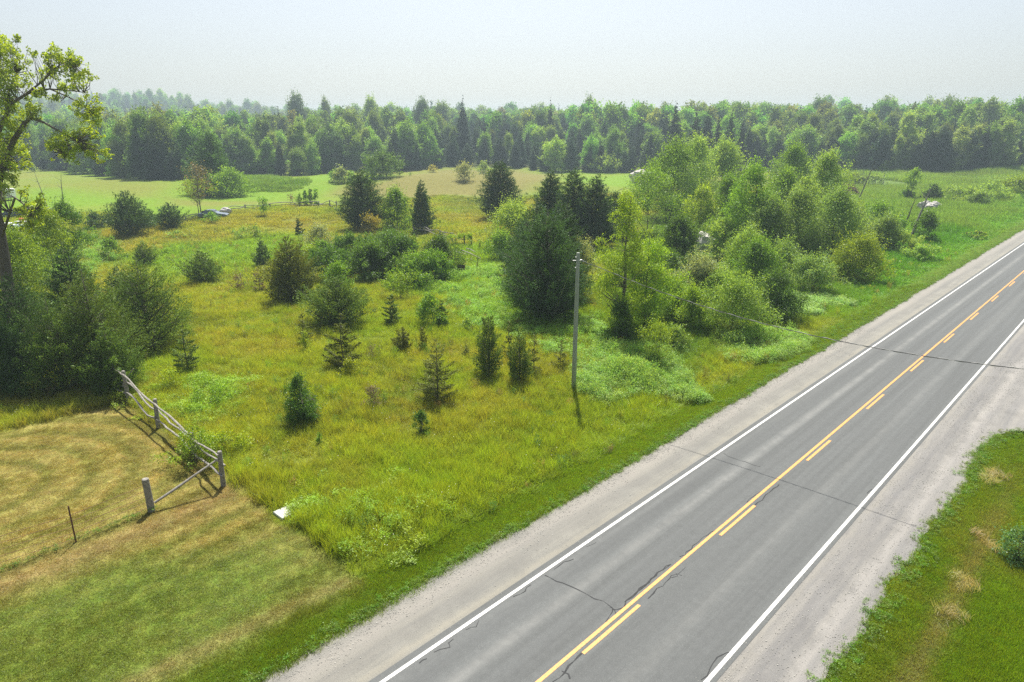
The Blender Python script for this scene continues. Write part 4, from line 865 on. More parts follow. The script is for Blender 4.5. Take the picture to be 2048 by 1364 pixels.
# cars, trailer and shed in the yard on the left
def car(px, pb, rz, paint, label, L=4.6, W=1.85, H=1.65, suv=True, name='parked_car'):
    x, y, z = G(px, pb); e = tag(empty(name, (x, y, z), rz), label, 'car')
    if suv: prof = [(-.5, .32), (-.5, .56), (-.47, .60), (-.42, .97), (-.36, 1.0), (.02, 1.0), (.17, .63), (.44, .54), (.5, .44), (.5, .2), (-.48, .2)]
    else: prof = [(-.5, .35), (-.5, .60), (-.34, .64), (-.24, .97), (-.2, 1.0), (.03, 1.0), (.2, .62), (.45, .52), (.5, .42), (.5, .2), (-.48, .2)]
    def ext(pr, w0, w1, hh=H):
        n = len(pr); v = []
        for sg in (-1, 1):
            for a, b in pr: v.append((a*L, sg*(w1 if b > .66 else w0)/2, b*hh))
        return v, [tuple(range(n-1, -1, -1)), tuple(range(n, 2*n))]+[(i, (i+1) % n, n+(i+1) % n, n+i) for i in range(n)]
    v, f = ext(prof, W, W*.82); bd = MB().add(v, f).build('body', M[paint], e)
    b = bd.modifiers.new('bevel', 'BEVEL'); b.width = .05; b.segments = 2
    for sg in (-1, 1):
        v = [(-.36*L, sg*W*.425, .68*H), (.0*L, sg*W*.425, .68*H), (.0*L, sg*(W*.41+.008), .93*H), (-.34*L, sg*(W*.41+.008), .93*H)]
        v += [(a, b_+sg*.03, c) for a, b_, c in v]; MB().add(v, [(0, 1, 2, 3), (7, 6, 5, 4), (0, 4, 5, 1), (1, 5, 6, 2), (2, 6, 7, 3), (3, 7, 4, 0)]).build('side_window', M['glass'], e)
        for ax in (-.3, .3):
            wb = MB().tube([(ax*L, sg*(W/2-.22), .33), (ax*L, sg*(W/2+.02), .33)], .33, 18).build('wheel', M['tyre'], e)
            MB().tube([(ax*L, sg*(W/2+.018), .33), (ax*L, sg*(W/2+.035), .33)], .19, 12).build('hubcap', M['steel'], wb)
    MB().add([(.05*L, -W*.38, .965*H), (.05*L, W*.38, .965*H), (.17*L+.02, W*.42, .67*H), (.17*L+.02, -W*.42, .67*H), (.04*L, -W*.38, .95*H), (.04*L, W*.38, .95*H), (.15*L, W*.42, .65*H), (.15*L, -W*.42, .65*H)], [(0, 3, 2, 1), (4, 5, 6, 7), (0, 1, 5, 4), (2, 3, 7, 6), (1, 2, 6, 5), (3, 0, 4, 7)]).build('windscreen', M['glass'], e)
    for sg in (-1, 1): MB().box((.5*L, sg*W*.36, .42*H), (.06, .3, .14)).build('headlight', M['white'], e)
    return e
car(24, 436, 2.95, 'blue', 'dark blue car parked in the yard at the left frame edge')
car(108, 432, .1, 'blue', 'low dark car half hidden by the yellow-green tree in the left yard', H=1.4, suv=False, L=4.2)
car(428, 436, .12, 'greyblue', 'grey-blue car parked behind the far rail fence', L=4.9, suv=False, H=1.5)
car(66, 426, .3, 'white', 'white car behind the branches in the left yard', L=4.4, suv=False, H=1.4)
x, y, z = G(5, 480); e = tag(empty('garden_shed', (x, y, z), .12), 'dark green shed with pale flat roof at the left frame edge', 'shed')
MB().box((-.8, 0, 1.15), (4.2, 2.6, 2.3)).build('wall', M['darkgreen'], e); MB().box((-.8, 0, 2.38), (4.5, 2.9, .12)).build('roof', M['white'], e)
MB().box((1.315, 0, 1.15), (.04, .07, 2.3)).build('corner_trim', M['white'], e); MB().box((.3, -1.325, 1.0), (.9, .05, 1.9)).build('door', M['darkgreen'], e)
x, y, z = G(38, 466); e = tag(empty('utility_trailer', (x, y, z), .05), 'low trailer under a pale blue cover right of the dark green shed', 'trailer')
MB().box((0, 0, .75), (2.7, 1.6, .5)).build('bed', M['tyre'], e)
lv_ = [(-1.35, -.8), (1.35, -.8), (1.35, .8), (-1.35, .8)]
MB().add([(a, b, 1.02) for a, b in lv_]+[(a*.8, b*.75, 1.32) for a, b in lv_]+[(a*.5, b*.3, 1.42) for a, b in lv_], [(q*4+k, q*4+(k+1) % 4, q*4+4+(k+1) % 4, q*4+4+k) for q in range(2) for k in range(4)]+[(8, 9, 10, 11)]).build('cover', M['tarp'], e)
for sg in (-1, 1): MB().tube([(0, sg*.8, .33), (0, sg*.98, .33)], .33, 14).build('wheel', M['tyre'], e)
x, y, z = G(44, 444); MBc = MB().box((0, 0, .35), (.8, .7, .7), taper=.25); tag(MBc.build('plastic_bin', M['orange'], None, (x, y, z)), 'small orange plastic bin between blue car and covered trailer', 'bin')
x, y, z = G(46, 452); e = tag(empty('plank_table', (x, y, z)), 'long pale plank table behind the covered trailer', 'table'); MB().box((0, 0, .8), (2.2, .7, .06)).build('table_top', M['white'], e)
for a in (-1, 1): MB().box((a*.9, 0, .39), (.08, .6, .77)).build('leg', M['oldwood'], e)
x, y, z = G(10, 400); e = tag(empty('camper_trailer', (x, y, z), .1), 'white camper partly behind the maple trunk in the left yard', 'camper')
x, y = x, y
MB().box((-.6, 0, 1.5), (5.2, 2.3, 2.2)).build('body', M['white'], e); MB().box((.4, -1.17, 1.8), (1.1, .05, .6)).build('window', M['glass'], e)
for a in (-1.2, 0): MB().tube([(a, -1.05, .35), (a, -1.2, .35)], .35, 14).build('wheel', M['tyre'], e)
# ------------------------------------------------------------------ grasses and weeds as scattered stuff
def src_collection(name, meshes):
    c = bpy.data.collections.new(name)
    for i, m in enumerate(meshes): c.objects.link(bpy.data.objects.new('%s_%02d' % (name, i), m))
    return c
def scatter(name, label, cat, P, rot, scl, which, col, coll, kind='stuff'):
    me = bpy.data.meshes.new(name); n = len(P); me.vertices.add(n); me.vertices.foreach_set('co', np.ascontiguousarray(P, np.float32).ravel())
    me.attributes.new('rot', 'FLOAT_VECTOR', 'POINT').data.foreach_set('vector', np.ascontiguousarray(rot, np.float32).ravel())
    me.attributes.new('scl', 'FLOAT_VECTOR', 'POINT').data.foreach_set('vector', np.ascontiguousarray(scl, np.float32).ravel())
    me.attributes.new('which', 'INT', 'POINT').data.foreach_set('value', np.ascontiguousarray(which, np.int32))
    me.attributes.new('col', 'FLOAT_COLOR', 'POINT').data.foreach_set('color', np.c_[col, np.ones(n)].astype(np.float32).ravel())
    o = link(name, me); tag(o, label, cat, kind=kind)
    ng = bpy.data.node_groups.new(name, 'GeometryNodeTree'); ng.interface.new_socket('Geometry', in_out='INPUT', socket_type='NodeSocketGeometry'); ng.interface.new_socket('Geometry', in_out='OUTPUT', socket_type='NodeSocketGeometry')
    nd = ng.nodes; gi, go = nd.new('NodeGroupInput'), nd.new('NodeGroupOutput'); ip = nd.new('GeometryNodeInstanceOnPoints'); ci = nd.new('GeometryNodeCollectionInfo')
    ci.inputs['Collection'].default_value = coll; ci.inputs['Separate Children'].default_value = True; ci.inputs['Reset Children'].default_value = True
    def at(nm, dt): a = nd.new('GeometryNodeInputNamedAttribute'); a.data_type = dt; a.inputs['Name'].default_value = nm; return a.outputs[0]
    L = ng.links.new; L(gi.outputs[0], ip.inputs['Points']); L(ci.outputs[0], ip.inputs['Instance']); ip.inputs['Pick Instance'].default_value = True
    L(at('which', 'INT'), ip.inputs['Instance Index']); L(at('rot', 'FLOAT_VECTOR'), ip.inputs['Rotation']); L(at('scl', 'FLOAT_VECTOR'), ip.inputs['Scale']); L(ip.outputs[0], go.inputs[0])
    o.modifiers.new('instances', 'NODES').node_group = ng; return o
def tuft(rng, n, h, spread, wd, lean=.35, seg=2):         # bent grass blades
    a = rng.uniform(0, 6.28, n); r = spread*np.sqrt(rng.random(n)); B = np.c_[np.cos(a)*r, np.sin(a)*r, np.full(n, -.03)]
    hh = h*rng.uniform(.55, 1.1, n); d = rng.normal(size=(n, 2))*lean*hh[:, None]; sa = rng.uniform(0, 6.28, n); S = np.c_[np.cos(sa), np.sin(sa), sa*0]*wd*.5
    Mid = B+np.c_[d*.35, hh*.55]; Tp = B+np.c_[d, hh*.97]
    q1 = np.stack([B-S, B+S, Mid+S*.8, Mid-S*.8], 1); q2 = np.stack([Mid-S*.8, Mid+S*.8, Tp+S*.12, Tp-S*.12], 1)
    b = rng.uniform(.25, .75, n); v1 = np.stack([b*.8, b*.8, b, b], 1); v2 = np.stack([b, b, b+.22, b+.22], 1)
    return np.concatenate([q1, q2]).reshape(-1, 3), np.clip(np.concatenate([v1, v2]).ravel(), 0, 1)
def weed(rng, n, h, spread, l, stalks=9):                 # leafy stalks (goldenrod, milkweed)
    a = rng.uniform(0, 6.28, stalks); r = spread*np.sqrt(rng.random(stalks)); hh = h*rng.uniform(.7, 1.1, stalks); k = rng.integers(0, stalks, n); u = .25+.75*rng.random(n)**.7
    C = np.c_[np.cos(a[k])*r[k], np.sin(a[k])*r[k], hh[k]*u]+rng.normal(size=(n, 3))*np.array((1, 1, .3))*l*.7
    D = np.c_[rng.normal(size=(n, 2)), .55+.3*rng.normal(size=n)]; Nn = rng.normal(size=(n, 3))*.5+np.array((0, 0, 1)); ll = l*rng.uniform(.7, 1.3, n)*(1.15-.35*u)
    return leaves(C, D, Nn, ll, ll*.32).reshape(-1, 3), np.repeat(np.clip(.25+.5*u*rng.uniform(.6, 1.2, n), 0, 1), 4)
r_ = np.random.default_rng(77)
def tm(args, f=tuft):
    v, a = f(r_, *args); return mesh_np('tuft', v, 4, M['tuft'], {'v': a})
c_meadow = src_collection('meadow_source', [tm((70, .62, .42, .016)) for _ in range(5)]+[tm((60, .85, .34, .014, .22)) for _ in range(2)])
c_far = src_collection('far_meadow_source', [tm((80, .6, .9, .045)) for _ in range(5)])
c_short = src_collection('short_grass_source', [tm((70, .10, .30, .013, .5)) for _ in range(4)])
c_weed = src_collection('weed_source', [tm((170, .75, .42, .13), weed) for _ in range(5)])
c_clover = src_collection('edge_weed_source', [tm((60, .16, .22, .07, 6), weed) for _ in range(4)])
THICK = [(o.location.x, o.location.y) for o in bpy.data.objects if o.parent is None and 'stick' in o]
def frame(x, y, m=60):                                    # rough visibility wedge, with margin for side views
    return (np.abs(x) < .78*np.maximum(y, 0)+9)
def spread_pts(n, x0, x1, y0, y1, rng): return rng.uniform(x0, x1, n), rng.uniform(y0, y1, n)
def ok_meadow(x, y):
    s, t = ST(x, y); f = inside(x, y, FIELD, 4)
    lawn = (s < 12.0+.25*wn(x, y, 2.1, 51)) & (t > -44.5)
    return (t < -18.9+.3*wn(x, y, .8, 52)) & ~lawn & (f < .5) & frame(x, y)
def jitter(c, rng, a=.14): return np.clip(c*rng.uniform(1-a, 1+a, (len(c), 1))*rng.uniform(1-a*.6, 1+a*.6, (len(c), 3)), .004, .9)
rng = np.random.default_rng(31)
x, y = spread_pts(60000, -60, 45, 18, 72, rng); k = ok_meadow(x, y); x, y = x[k], y[k]; n = len(x); s, t = ST(x, y)
hgt = .75+.30*wn(x, y, .5, 61)+.22*wn(x, y, 1.6, 62)+.45*ss(29, 21, -t)*ss(40, 15, s); hgt = np.clip(hgt*ss(-18.6, -21.5, t)*.6+hgt*.4, .25, 1.6)
colr = jitter(cover(x, y)*1.12, rng); sc = np.c_[np.ones(n)*1.05, np.ones(n)*1.05, hgt]*rng.uniform(.8, 1.2, (n, 1))
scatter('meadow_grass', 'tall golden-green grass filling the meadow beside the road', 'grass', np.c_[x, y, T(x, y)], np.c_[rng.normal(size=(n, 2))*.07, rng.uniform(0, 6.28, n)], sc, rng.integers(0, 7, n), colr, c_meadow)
print('meadow', n)
x, y = spread_pts(60000, -150, 170, 66, 200, rng); k = ok_meadow(x, y)&(rng.random(60000) < np.clip(90/np.hypot(x, y), 0, 1)); x, y = x[k], y[k]; n = len(x); s, t = ST(x, y)
hgt = .75+.3*wn(x, y, .3, 63)+.2*wn(x, y, 1.1, 64)+1.1*inside(x, y, MARSH, 8)+.3*inside(x, y, DARKG, 6); hgt = np.clip(hgt*ss(-18.6, -22, t)*.6+hgt*.4, .3, 2.2)
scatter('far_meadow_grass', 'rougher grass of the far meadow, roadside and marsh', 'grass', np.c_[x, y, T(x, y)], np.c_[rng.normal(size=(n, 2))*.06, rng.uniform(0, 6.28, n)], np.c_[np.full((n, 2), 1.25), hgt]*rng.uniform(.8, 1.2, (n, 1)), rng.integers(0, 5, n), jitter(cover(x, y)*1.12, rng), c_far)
print('far', n)
# marsh reeds further out on the right
x, y = spread_pts(26000, 120, 330, 150, 290, rng); k = (inside(x, y, MARSH, 8) > .5)&frame(x, y); x, y = x[k], y[k]; n = len(x)
scatter('marsh_reeds', 'pale green reeds filling the marsh before the forest on the right', 'reeds', np.c_[x, y, T(x, y)], np.c_[np.zeros((n, 2)), rng.uniform(0, 6.28, n)], np.c_[np.full((n, 2), 1.7), 2.6+1.3*wn(x, y, .12, 66)]*rng.uniform(.8, 1.2, (n, 1)), rng.integers(0, 5, n), jitter(cover(x, y)*(1.15+.5*np.clip(wn(x, y, .09, 67), -.4, 1)[:, None]), rng), c_far)
REED = WP([(485, 352), (520, 348), (560, 362), (600, 376), (560, 386), (500, 382)])
x, y = spread_pts(3500, REED[:, 0].min(), REED[:, 0].max(), REED[:, 1].min(), REED[:, 1].max(), rng); k = rng.random(3500) < inside(x, y, REED, 9)*(.3+.5*ss(-.4, .5, wn(x, y, .4, 75))); x, y = x[k], y[k]; n = len(x)
scatter('tall_reeds', 'mound of tall uncut green grass beside the clump in the mown field', 'reeds', np.c_[x, y, T(x, y)], np.c_[np.zeros((n, 2)), rng.uniform(0, 6.28, n)], np.c_[np.full((n, 2), 1.6), 1.6+.9*wn(x, y, .25, 76)]*rng.uniform(.7, 1.2, (n, 1)), rng.integers(0, 5, n), jitter(np.tile((.15, .27, .04), (n, 1)), rng), c_far)
# leafy weeds: goldenrod patches
def patch(name, label, pts, n0, h, col, sc=1.0, soft=3.2):
    W_ = WP(pts); x, y = spread_pts(n0, W_[:, 0].min(), W_[:, 0].max(), W_[:, 1].min(), W_[:, 1].max(), rng); k = rng.random(n0) < inside(x, y, W_, soft)*(.35+.65*ss(-.5, .4, wn(x, y, 1.1, 73))); x, y = x[k], y[k]; n = len(x)
    hh = h*(.95+.45*wn(x, y, .9, 71))*rng.uniform(.6, 1.2, n); scatter(name, label, 'weeds', np.c_[x, y, T(x, y)], np.c_[rng.normal(size=(n, 2))*.08, rng.uniform(0, 6.28, n)], np.c_[np.full((n, 2), sc), hh]*rng.uniform(.75, 1.2, (n, 1)), rng.integers(0, 5, n), jitter(np.tile(col, (n, 1)), rng, .16), c_weed)
patch('goldenrod_patch', 'pale green leafy goldenrod patch right of the wooden pole', [(1152, 762), (1170, 722), (1205, 708), (1290, 715), (1350, 738), (1396, 790), (1380, 812), (1335, 792), (1280, 778), (1240, 785), (1215, 812), (1185, 818), (1160, 790)], 2600, 1.15, (.24, .39, .085))
patch('goldenrod_patch', 'pale green goldenrod patch by the verge before the big willow bush', [(1440, 705), (1490, 668), (1588, 668), (1572, 700), (1520, 728), (1470, 735)], 2200, .95, (.25, .41, .085))
patch('goldenrod_patch', 'whitish green goldenrod patch beside the round roadside bush', [(1582, 612), (1610, 600), (1690, 606), (1700, 622), (1640, 635), (1590, 632)], 2200, 1.0, (.30, .46, .15), 1.2)
patch('weed_patch', 'broad belt of bright green leafy weeds around the huge dark juniper', [(880, 566), (920, 545), (1000, 535), (1010, 585), (1030, 632), (1180, 640), (1225, 690), (1140, 716), (1060, 690), (960, 648), (900, 628), (830, 592)], 5200, .9, (.23, .40, .06), 1.1)
patch('weed_patch', 'green weeds at the foot of the lime elm and behind the goldenrod', [(1200, 690), (1300, 680), (1380, 690), (1360, 722), (1290, 712), (1210, 705)], 1300, .8, (.16, .30, .045))
patch('weed_patch', 'bright weeds behind the rail fence', [(330, 800), (400, 760), (470, 775), (470, 830), (400, 850)], 700, .75, (.24, .38, .025))
patch('weed_patch', 'yellow-green weeds along the inside of the rail fence', [(270, 760), (330, 790), (400, 850), (480, 890), (470, 930), (400, 900), (330, 830), (265, 800)], 500, .8, (.27, .38, .025))
patch('weed_patch', 'lush mixed weeds at the meadow corner nearest the camera', [(600, 1000), (700, 950), (860, 960), (900, 1010), (800, 1090), (720, 1130), (650, 1070)], 260, .75, (.24, .37, .035))
patch('weed_patch', 'weeds in the yard behind the left cedars', [(10, 500), (120, 470), (220, 490), (230, 540), (60, 570)], 1800, 1.3, (.2, .36, .06), 1.6)
# weeds at the gravel edges and short grass on lawn and verges
x, y = spread_pts(520000, -34, 60, 9, 72, rng); s, t = ST(x, y)
lawn = (s < 11.9) & (t < -18.2) & (t > -44.5); ver = (t < -16.95) & (t > -19.3) & ~lawn; rt = (t > ragR(s)+.05) & (t < 8)
g = cover(x, y); kg = np.where(lawn, .62, 1.0); k = (lawn | ver | rt) & frame(x, y) & ((np.hypot(x, y) < 44) | (rng.random(len(x)) < .5)) & (rng.random(len(x)) < kg); x, y, g, t, s = x[k], y[k], g[k], t[k], s[k]; n = len(x)
h = np.where(t > -5, 1.1+1.5*ss(-2.6, -1.2, t), np.where(t > -19, 1.2, .42)); h *= 1+.5*wn(x, y, 1.3, 81)
scatter('short_grass', 'mown lawn and verge grass near the camera', 'grass', np.c_[x, y, T(x, y)], np.c_[rng.normal(size=(n, 2))*.1, rng.uniform(0, 6.28, n)], np.c_[np.full((n, 2), .85), np.clip(h, .3, 4)]*rng.uniform(.7, 1.3, (n, 1)), rng.integers(0, 4, n), jitter(g*1.05, rng, .22), c_short)
print('short', n)
s1 = rng.uniform(2, 150, 3600); t1 = ragL(s1)-abs(rng.normal(size=3600))*.22+.05; s2 = rng.uniform(14, 46, 900); t2 = ragR(s2)+rng.normal(size=900)*.2+.12
s3 = rng.uniform(46, 150, 1500); t3 = -17.3-rng.random(1500)*1.2
s = np.r_[s1, s2, s3]; t = np.r_[t1, t2, t3]; x, y = XY(s, t); fa, fb = np.array(G(300, 1024)[:2]), np.array(G(-120, 1190)[:2]); q = rng.random(80)[:, None]; fp = fa+(fb-fa)*q+rng.normal(size=(80, 2))*.10
x = np.r_[x, fp[:, 0]]; y = np.r_[y, fp[:, 1]]; n = len(x)
scatter('edge_weeds', 'low green weeds creeping over the edges of the gravel shoulders', 'weeds', np.c_[x, y, np.maximum(T(x, y), -.02)], np.c_[np.zeros((n, 2)), rng.uniform(0, 6.28, n)], np.full((n, 3), 1.0)*rng.uniform(.35, 1.1, (n, 1)), rng.integers(0, 4, n), jitter(np.tile((.14, .25, .03), (n, 1)), rng, .3), c_clover)
# dry tussocks across the road
fx, fy = [], []
for a, b in ((1905, 1240), (1915, 1160), (1975, 960), (1990, 950), (1975, 1085)):
    q, w_, _ = G(a, b); fx += list(q+rng.normal(size=5)*.22); fy += list(w_+rng.normal(size=5)*.22)
fx, fy = np.array(fx), np.array(fy); n = len(fx)
scatter('dry_tussocks', 'straw-coloured flattened tussocks in the grass across the road', 'grass', np.c_[fx, fy, T(fx, fy)], np.c_[rng.normal(size=(n, 2))*.5, rng.uniform(0, 6.28, n)], np.c_[np.full((n, 2), .8), np.full(n, .6)], rng.integers(0, 5, n), jitter(np.tile((.46, .42, .24), (n, 1)), rng), c_meadow)
# flowers: white and yellow dots
def flower(rng, n=7, h=.7):
    o = []
    for _ in range(n):
        c = np.array((rng.normal()*.25, rng.normal()*.25, h*rng.uniform(.7, 1.15))); a = np.arange(4)*math.pi/2; o.append(c+np.c_[np.cos(a)*.022, np.sin(a)*.022, np.full(4, 0.)])
    v = np.concatenate(o); return mesh_np('flower', v, 4, M['tuft'], {'v': np.full(len(v), .6)})
c_fl = src_collection('flower_source', [flower(r_, 3) for _ in range(4)])
x, y = spread_pts(160, -30, 20, 22, 60, rng); k = ok_meadow(x, y); x, y = x[k], y[k]; n = len(x)
scatter('wild_flowers', 'scattered white wild flowers in the meadow grass', 'flowers', np.c_[x, y, T(x, y)], np.c_[np.zeros((n, 2)), rng.uniform(0, 6.28, n)], np.full((n, 3), 1.), rng.integers(0, 4, n), np.tile((.75, .75, .68), (n, 1)), c_fl)

# loose stones on the shoulders
def stones(rng, n=9):
    o = []
    for _ in range(n):
        q = rng.uniform(.008, .022); b = np.array((rng.normal()*.2, rng.normal()*.2, 0)); a = np.arange(4)*math.pi/2+rng.uniform(0, 1.5); ring = np.c_[np.cos(a)*q, np.sin(a)*q*rng.uniform(.6, 1), np.zeros(4)]*rng.uniform(.8, 1.2, (4, 1)); tp = np.c_[ring[:, :2]*.55, np.full(4, q*.8)]
        for k in range(4): o.append(np.array((ring[k], ring[(k+1) % 4], tp[(k+1) % 4], tp[k]))+b)
        o.append(tp+b)
    v = np.concatenate(o); return mesh_np('stones', v, 4, M['stone'], {'v': np.full(len(v), .5)})
m_, n_, o_ = newmat('loose_stone'); at_ = n_.nodes.new('ShaderNodeAttribute'); at_.attribute_type = 'INSTANCER'; at_.attribute_name = 'col'; df = N(n_, 'ShaderNodeBsdfDiffuse'); n_.links.new(at_.outputs['Color'], df.inputs[0]); n_.links.new(df.outputs[0], o_.inputs[0]); M['stone'] = m_
c_st = src_collection('stone_source', [stones(r_) for _ in range(5)])
s1 = np.r_[rng.uniform(5, 60, 1100), rng.uniform(14, 60, 900)]; t1 = np.r_[rng.uniform(-16.9, -14.7, 1100), -4.4-2.5*rng.random(900)]
t1[:900] = -16.8+abs(rng.normal(size=900))*.3; x, y = XY(s1, t1); n = len(x)
scatter('loose_stones', 'loose pale stones lying on the gravel shoulders', 'stones', np.c_[x, y, np.full(n, .004)], np.c_[np.zeros((n, 2)), rng.uniform(0, 6.28, n)], np.full((n, 3), 1.)*rng.uniform(.6, 1.5, (n, 1)), rng.integers(0, 5, n), np.tile((.34, .33, .30), (n, 1))*rng.uniform(.7, 1.6, (n, 1)), c_st)

# scattered single weeds and stalks through the meadow
x, y = spread_pts(9000, -70, 60, 18, 110, rng); k = ok_meadow(x, y) & (rng.random(9000) < .25+.75*ss(-.2, .6, wn(x, y, .35, 78))); x, y = x[k], y[k]; n = len(x)
wc = np.array(((.10, .20, .03), (.20, .33, .03), (.30, .36, .04), (.16, .18, .05), (.30, .24, .08), (.12, .24, .06)))[rng.integers(0, 6, n)]
scatter('meadow_weeds', 'mixed single weeds and seed stalks among the meadow grass', 'weeds', np.c_[x, y, T(x, y)], np.c_[rng.normal(size=(n, 2))*.12, rng.uniform(0, 6.28, n)], np.c_[np.full((n, 2), .55), rng.uniform(.6, 1.35, n)]*rng.uniform(.5, 1.25, (n, 1)), rng.integers(0, 5, n), jitter(wc, rng, .15), c_weed)
# ------------------------------------------------------------------ forest: individual trees of the near rows, then the mass behind
r4 = np.random.default_rng(404)
def lib(kind, n, h, wd, l, **kw):
    o = []
    for _ in range(n):
        if kind in NAMES: mb, f = make_con('crown', r4, h, wd, l, kind, **kw)
        else: mb, f = make_dec('crown', r4, h, wd, l, **kw)
        me = bpy.data.meshes.new('trunk'); me.from_pydata(mb.v, [], mb.f); me.materials.append(M['bark']); o.append((me, f, h, wd))
    return o
LIB = {'ced': lib('ced', 5, 14, 6.4, .42, lai=7, trunk=.2), 'spr': lib('spr', 4, 22, 7.0, .42, lai=7, trunk=.25),
       'dec': lib('dec', 7, 18, 10.5, .42, base=.08, shape='dome', lai=6, trunk=.3, K=44), 'pop': lib('dec', 5, 20, 9, .42, base=.12, shape='egg', lai=4.5, trunk=.25, K=40)}
KIND = {'ced': ('cedar_tree', 'cedar'), 'spr': ('spruce_tree', 'spruce'), 'dec': ('leafy_tree', 'leafy tree'), 'pop': ('poplar_tree', 'slender leafy tree')}
LM = [(20, 'maple trunk'), (110, 'maple limb ends'), (165, 'hanging maple branch'), (262, 'tall back-left juniper'), (343, 'wide back-left juniper'), (403, 'half-dead tree'), (455, 'clump in the mown field'), (529, 'lone small tree at the crest'), (585, 'bare thin tree of the far fence'), (622, 'slim sapling row'),
      (684, 'pale bush row'), (727, 'big ragged cedar of the crest'), (795, 'round light tree of the crest'), (845, 'slim cedar of the crest'), (928, 'pale bush on the knoll'), (1000, 'lone broad cedar'), (1100, 'leftmost tall cedar by the huge juniper'), (1155, 'wooden pole'), (1215, 'lime elm top'), (1295, 'multi-stemmed tree'),
      (1350, 'vine-covered tree'), (1398, 'bright yellow-green tree'), (1440, 'ragged tree with a dead branch'), (1492, 'tall fresh green poplar'), (1575, 'rounded light tree'), (1640, 'tall pale poplar'), (1692, 'red-brown brush pile'), (1735, 'leaning dead tree'), (1768, 'small yellow-green marsh tree'), (1820, 'slim marsh tree'), (1865, 'dark marsh juniper'), (1905, 'first pale willow bush'), (1950, 'second pale willow bush'), (1990, 'far roadside willow'), (2035, 'right frame edge bush')]
FC = {'ced': (.045, .092, .038), 'spr': (.036, .075, .036), 'dec': (.175, .33, .045), 'pop': (.20, .33, .075)}
USED = {}; NF = [0]; BUSY = []
def ftree(x, y, kind, h, row, wk=1.0, col=None):
    r = np.random.default_rng(5000+NF[0]); z = float(T(np.array(x), np.array(y))); tr, cr_, h0, w0 = LIB[kind][r.integers(len(LIB[kind]))]; h *= r.uniform(.8, 1.13) if 'row' in row else 1; k = h/h0; kw = k*wk*r.uniform(.78, 1.3)
    dp = depth(y, z); px = 1024+F*x/dp; i = int(np.argmin([abs(px-a) for a, _ in LM])); d = px-LM[i][0]
    c = np.array(col if col is not None else FC[kind])*r.uniform(.5, 1.4)*np.array((r.uniform(.85, 1.2), 1, r.uniform(.8, 1.2)))
    bright = c[1]/FC[kind][1]; tone = ('dark ' if bright < .95 else 'fresh ' if bright > 1.1 else 'mid-green ')
    rel = 'straight behind' if abs(d) < 9 else ('left behind' if d < 0 else 'right behind')
    size = 'tall ' if h > (15 if kind == 'ced' else 20) else 'low ' if h < (11 if kind == 'ced' else 15) else ''
    lb = '%s%s%s, %s, %s %s' % (size, tone, KIND[kind][1], row, rel, LM[i][1])
    if len(lb.split()) > 14: lb = lb.replace('slender leafy tree', 'poplar')
    lb = lb if len(lb.split()) < 15 else lb.replace('forest ', '')
    if lb in USED:
        USED[lb] += 1; lb = ('another ', 'a third ', 'a fourth ', 'a fifth ', 'a sixth ', 'a seventh ')[min(5, USED[lb]-2)]+lb
    else: USED[lb] = 1
    e = tag(empty(KIND[kind][0], (x, y, z-.2), r.uniform(0, 6.28), (kw*r.uniform(.85, 1.15), kw, k)), lb, 'tree', 'trees in the near rows of the forest')
    link('trunk', tr, e); link('crown', cr_, e, color=c); NF[0] += 1; BUSY.append((x, y)); return e
EDGE = [(-40, 336), (30, 340), (100, 338), (150, 342), (200, 352), (260, 358), (320, 361), (372, 362), (420, 352), (500, 351), (560, 352), (620, 351), (650, 345), (700, 343), (760, 343), (830, 341), (880, 336), (930, 333), (1000, 333), (1060, 340), (1110, 344), (1180, 345), (1240, 345), (1300, 345), (1400, 345), (1500, 342), (1600, 340), (1680, 341), (1740, 346), (1820, 347), (1900, 347), (1980, 344), (2060, 338)]
ex, ey = np.array(EDGE, float).T
def edge(px): x, y, _ = G(px, float(np.interp(px, ex, ey))); return x, y
px = -40
while px < 2080:                                          # front row
    x, y = edge(px); sh = .5*math.sin(px*.013)
    if 130 < px < 390: k, h = 'ced', r4.uniform(10.5, 14.5)
    elif 390 <= px < 470: k, h = 'dec', 14
    elif px < 640: k, h = ('ced', r4.uniform(9.5, 14)) if r4.random() < .62 else ('dec', r4.uniform(11, 15))
    elif px < 760: k, h = ('dec', r4.uniform(12, 16)) if r4.random() < .7 else ('ced', 12)
    elif px < 1300: k, h = ('ced', r4.uniform(8.5, 13)) if r4.random() < .88 else ('dec', 12)
    elif px < 1700: k, h = ('dec', r4.uniform(12, 16)) if r4.random() < .5 else ('ced', r4.uniform(12, 15))
    else: k, h = ('ced', r4.uniform(13, 17)) if r4.random() < .62 else ('pop', r4.uniform(13, 17))
    ftree(x+r4.normal(), y+r4.normal()*1.5+3, k, h, 'forest front row', 1.1); px += 20*r4.uniform(.5, 1.5)
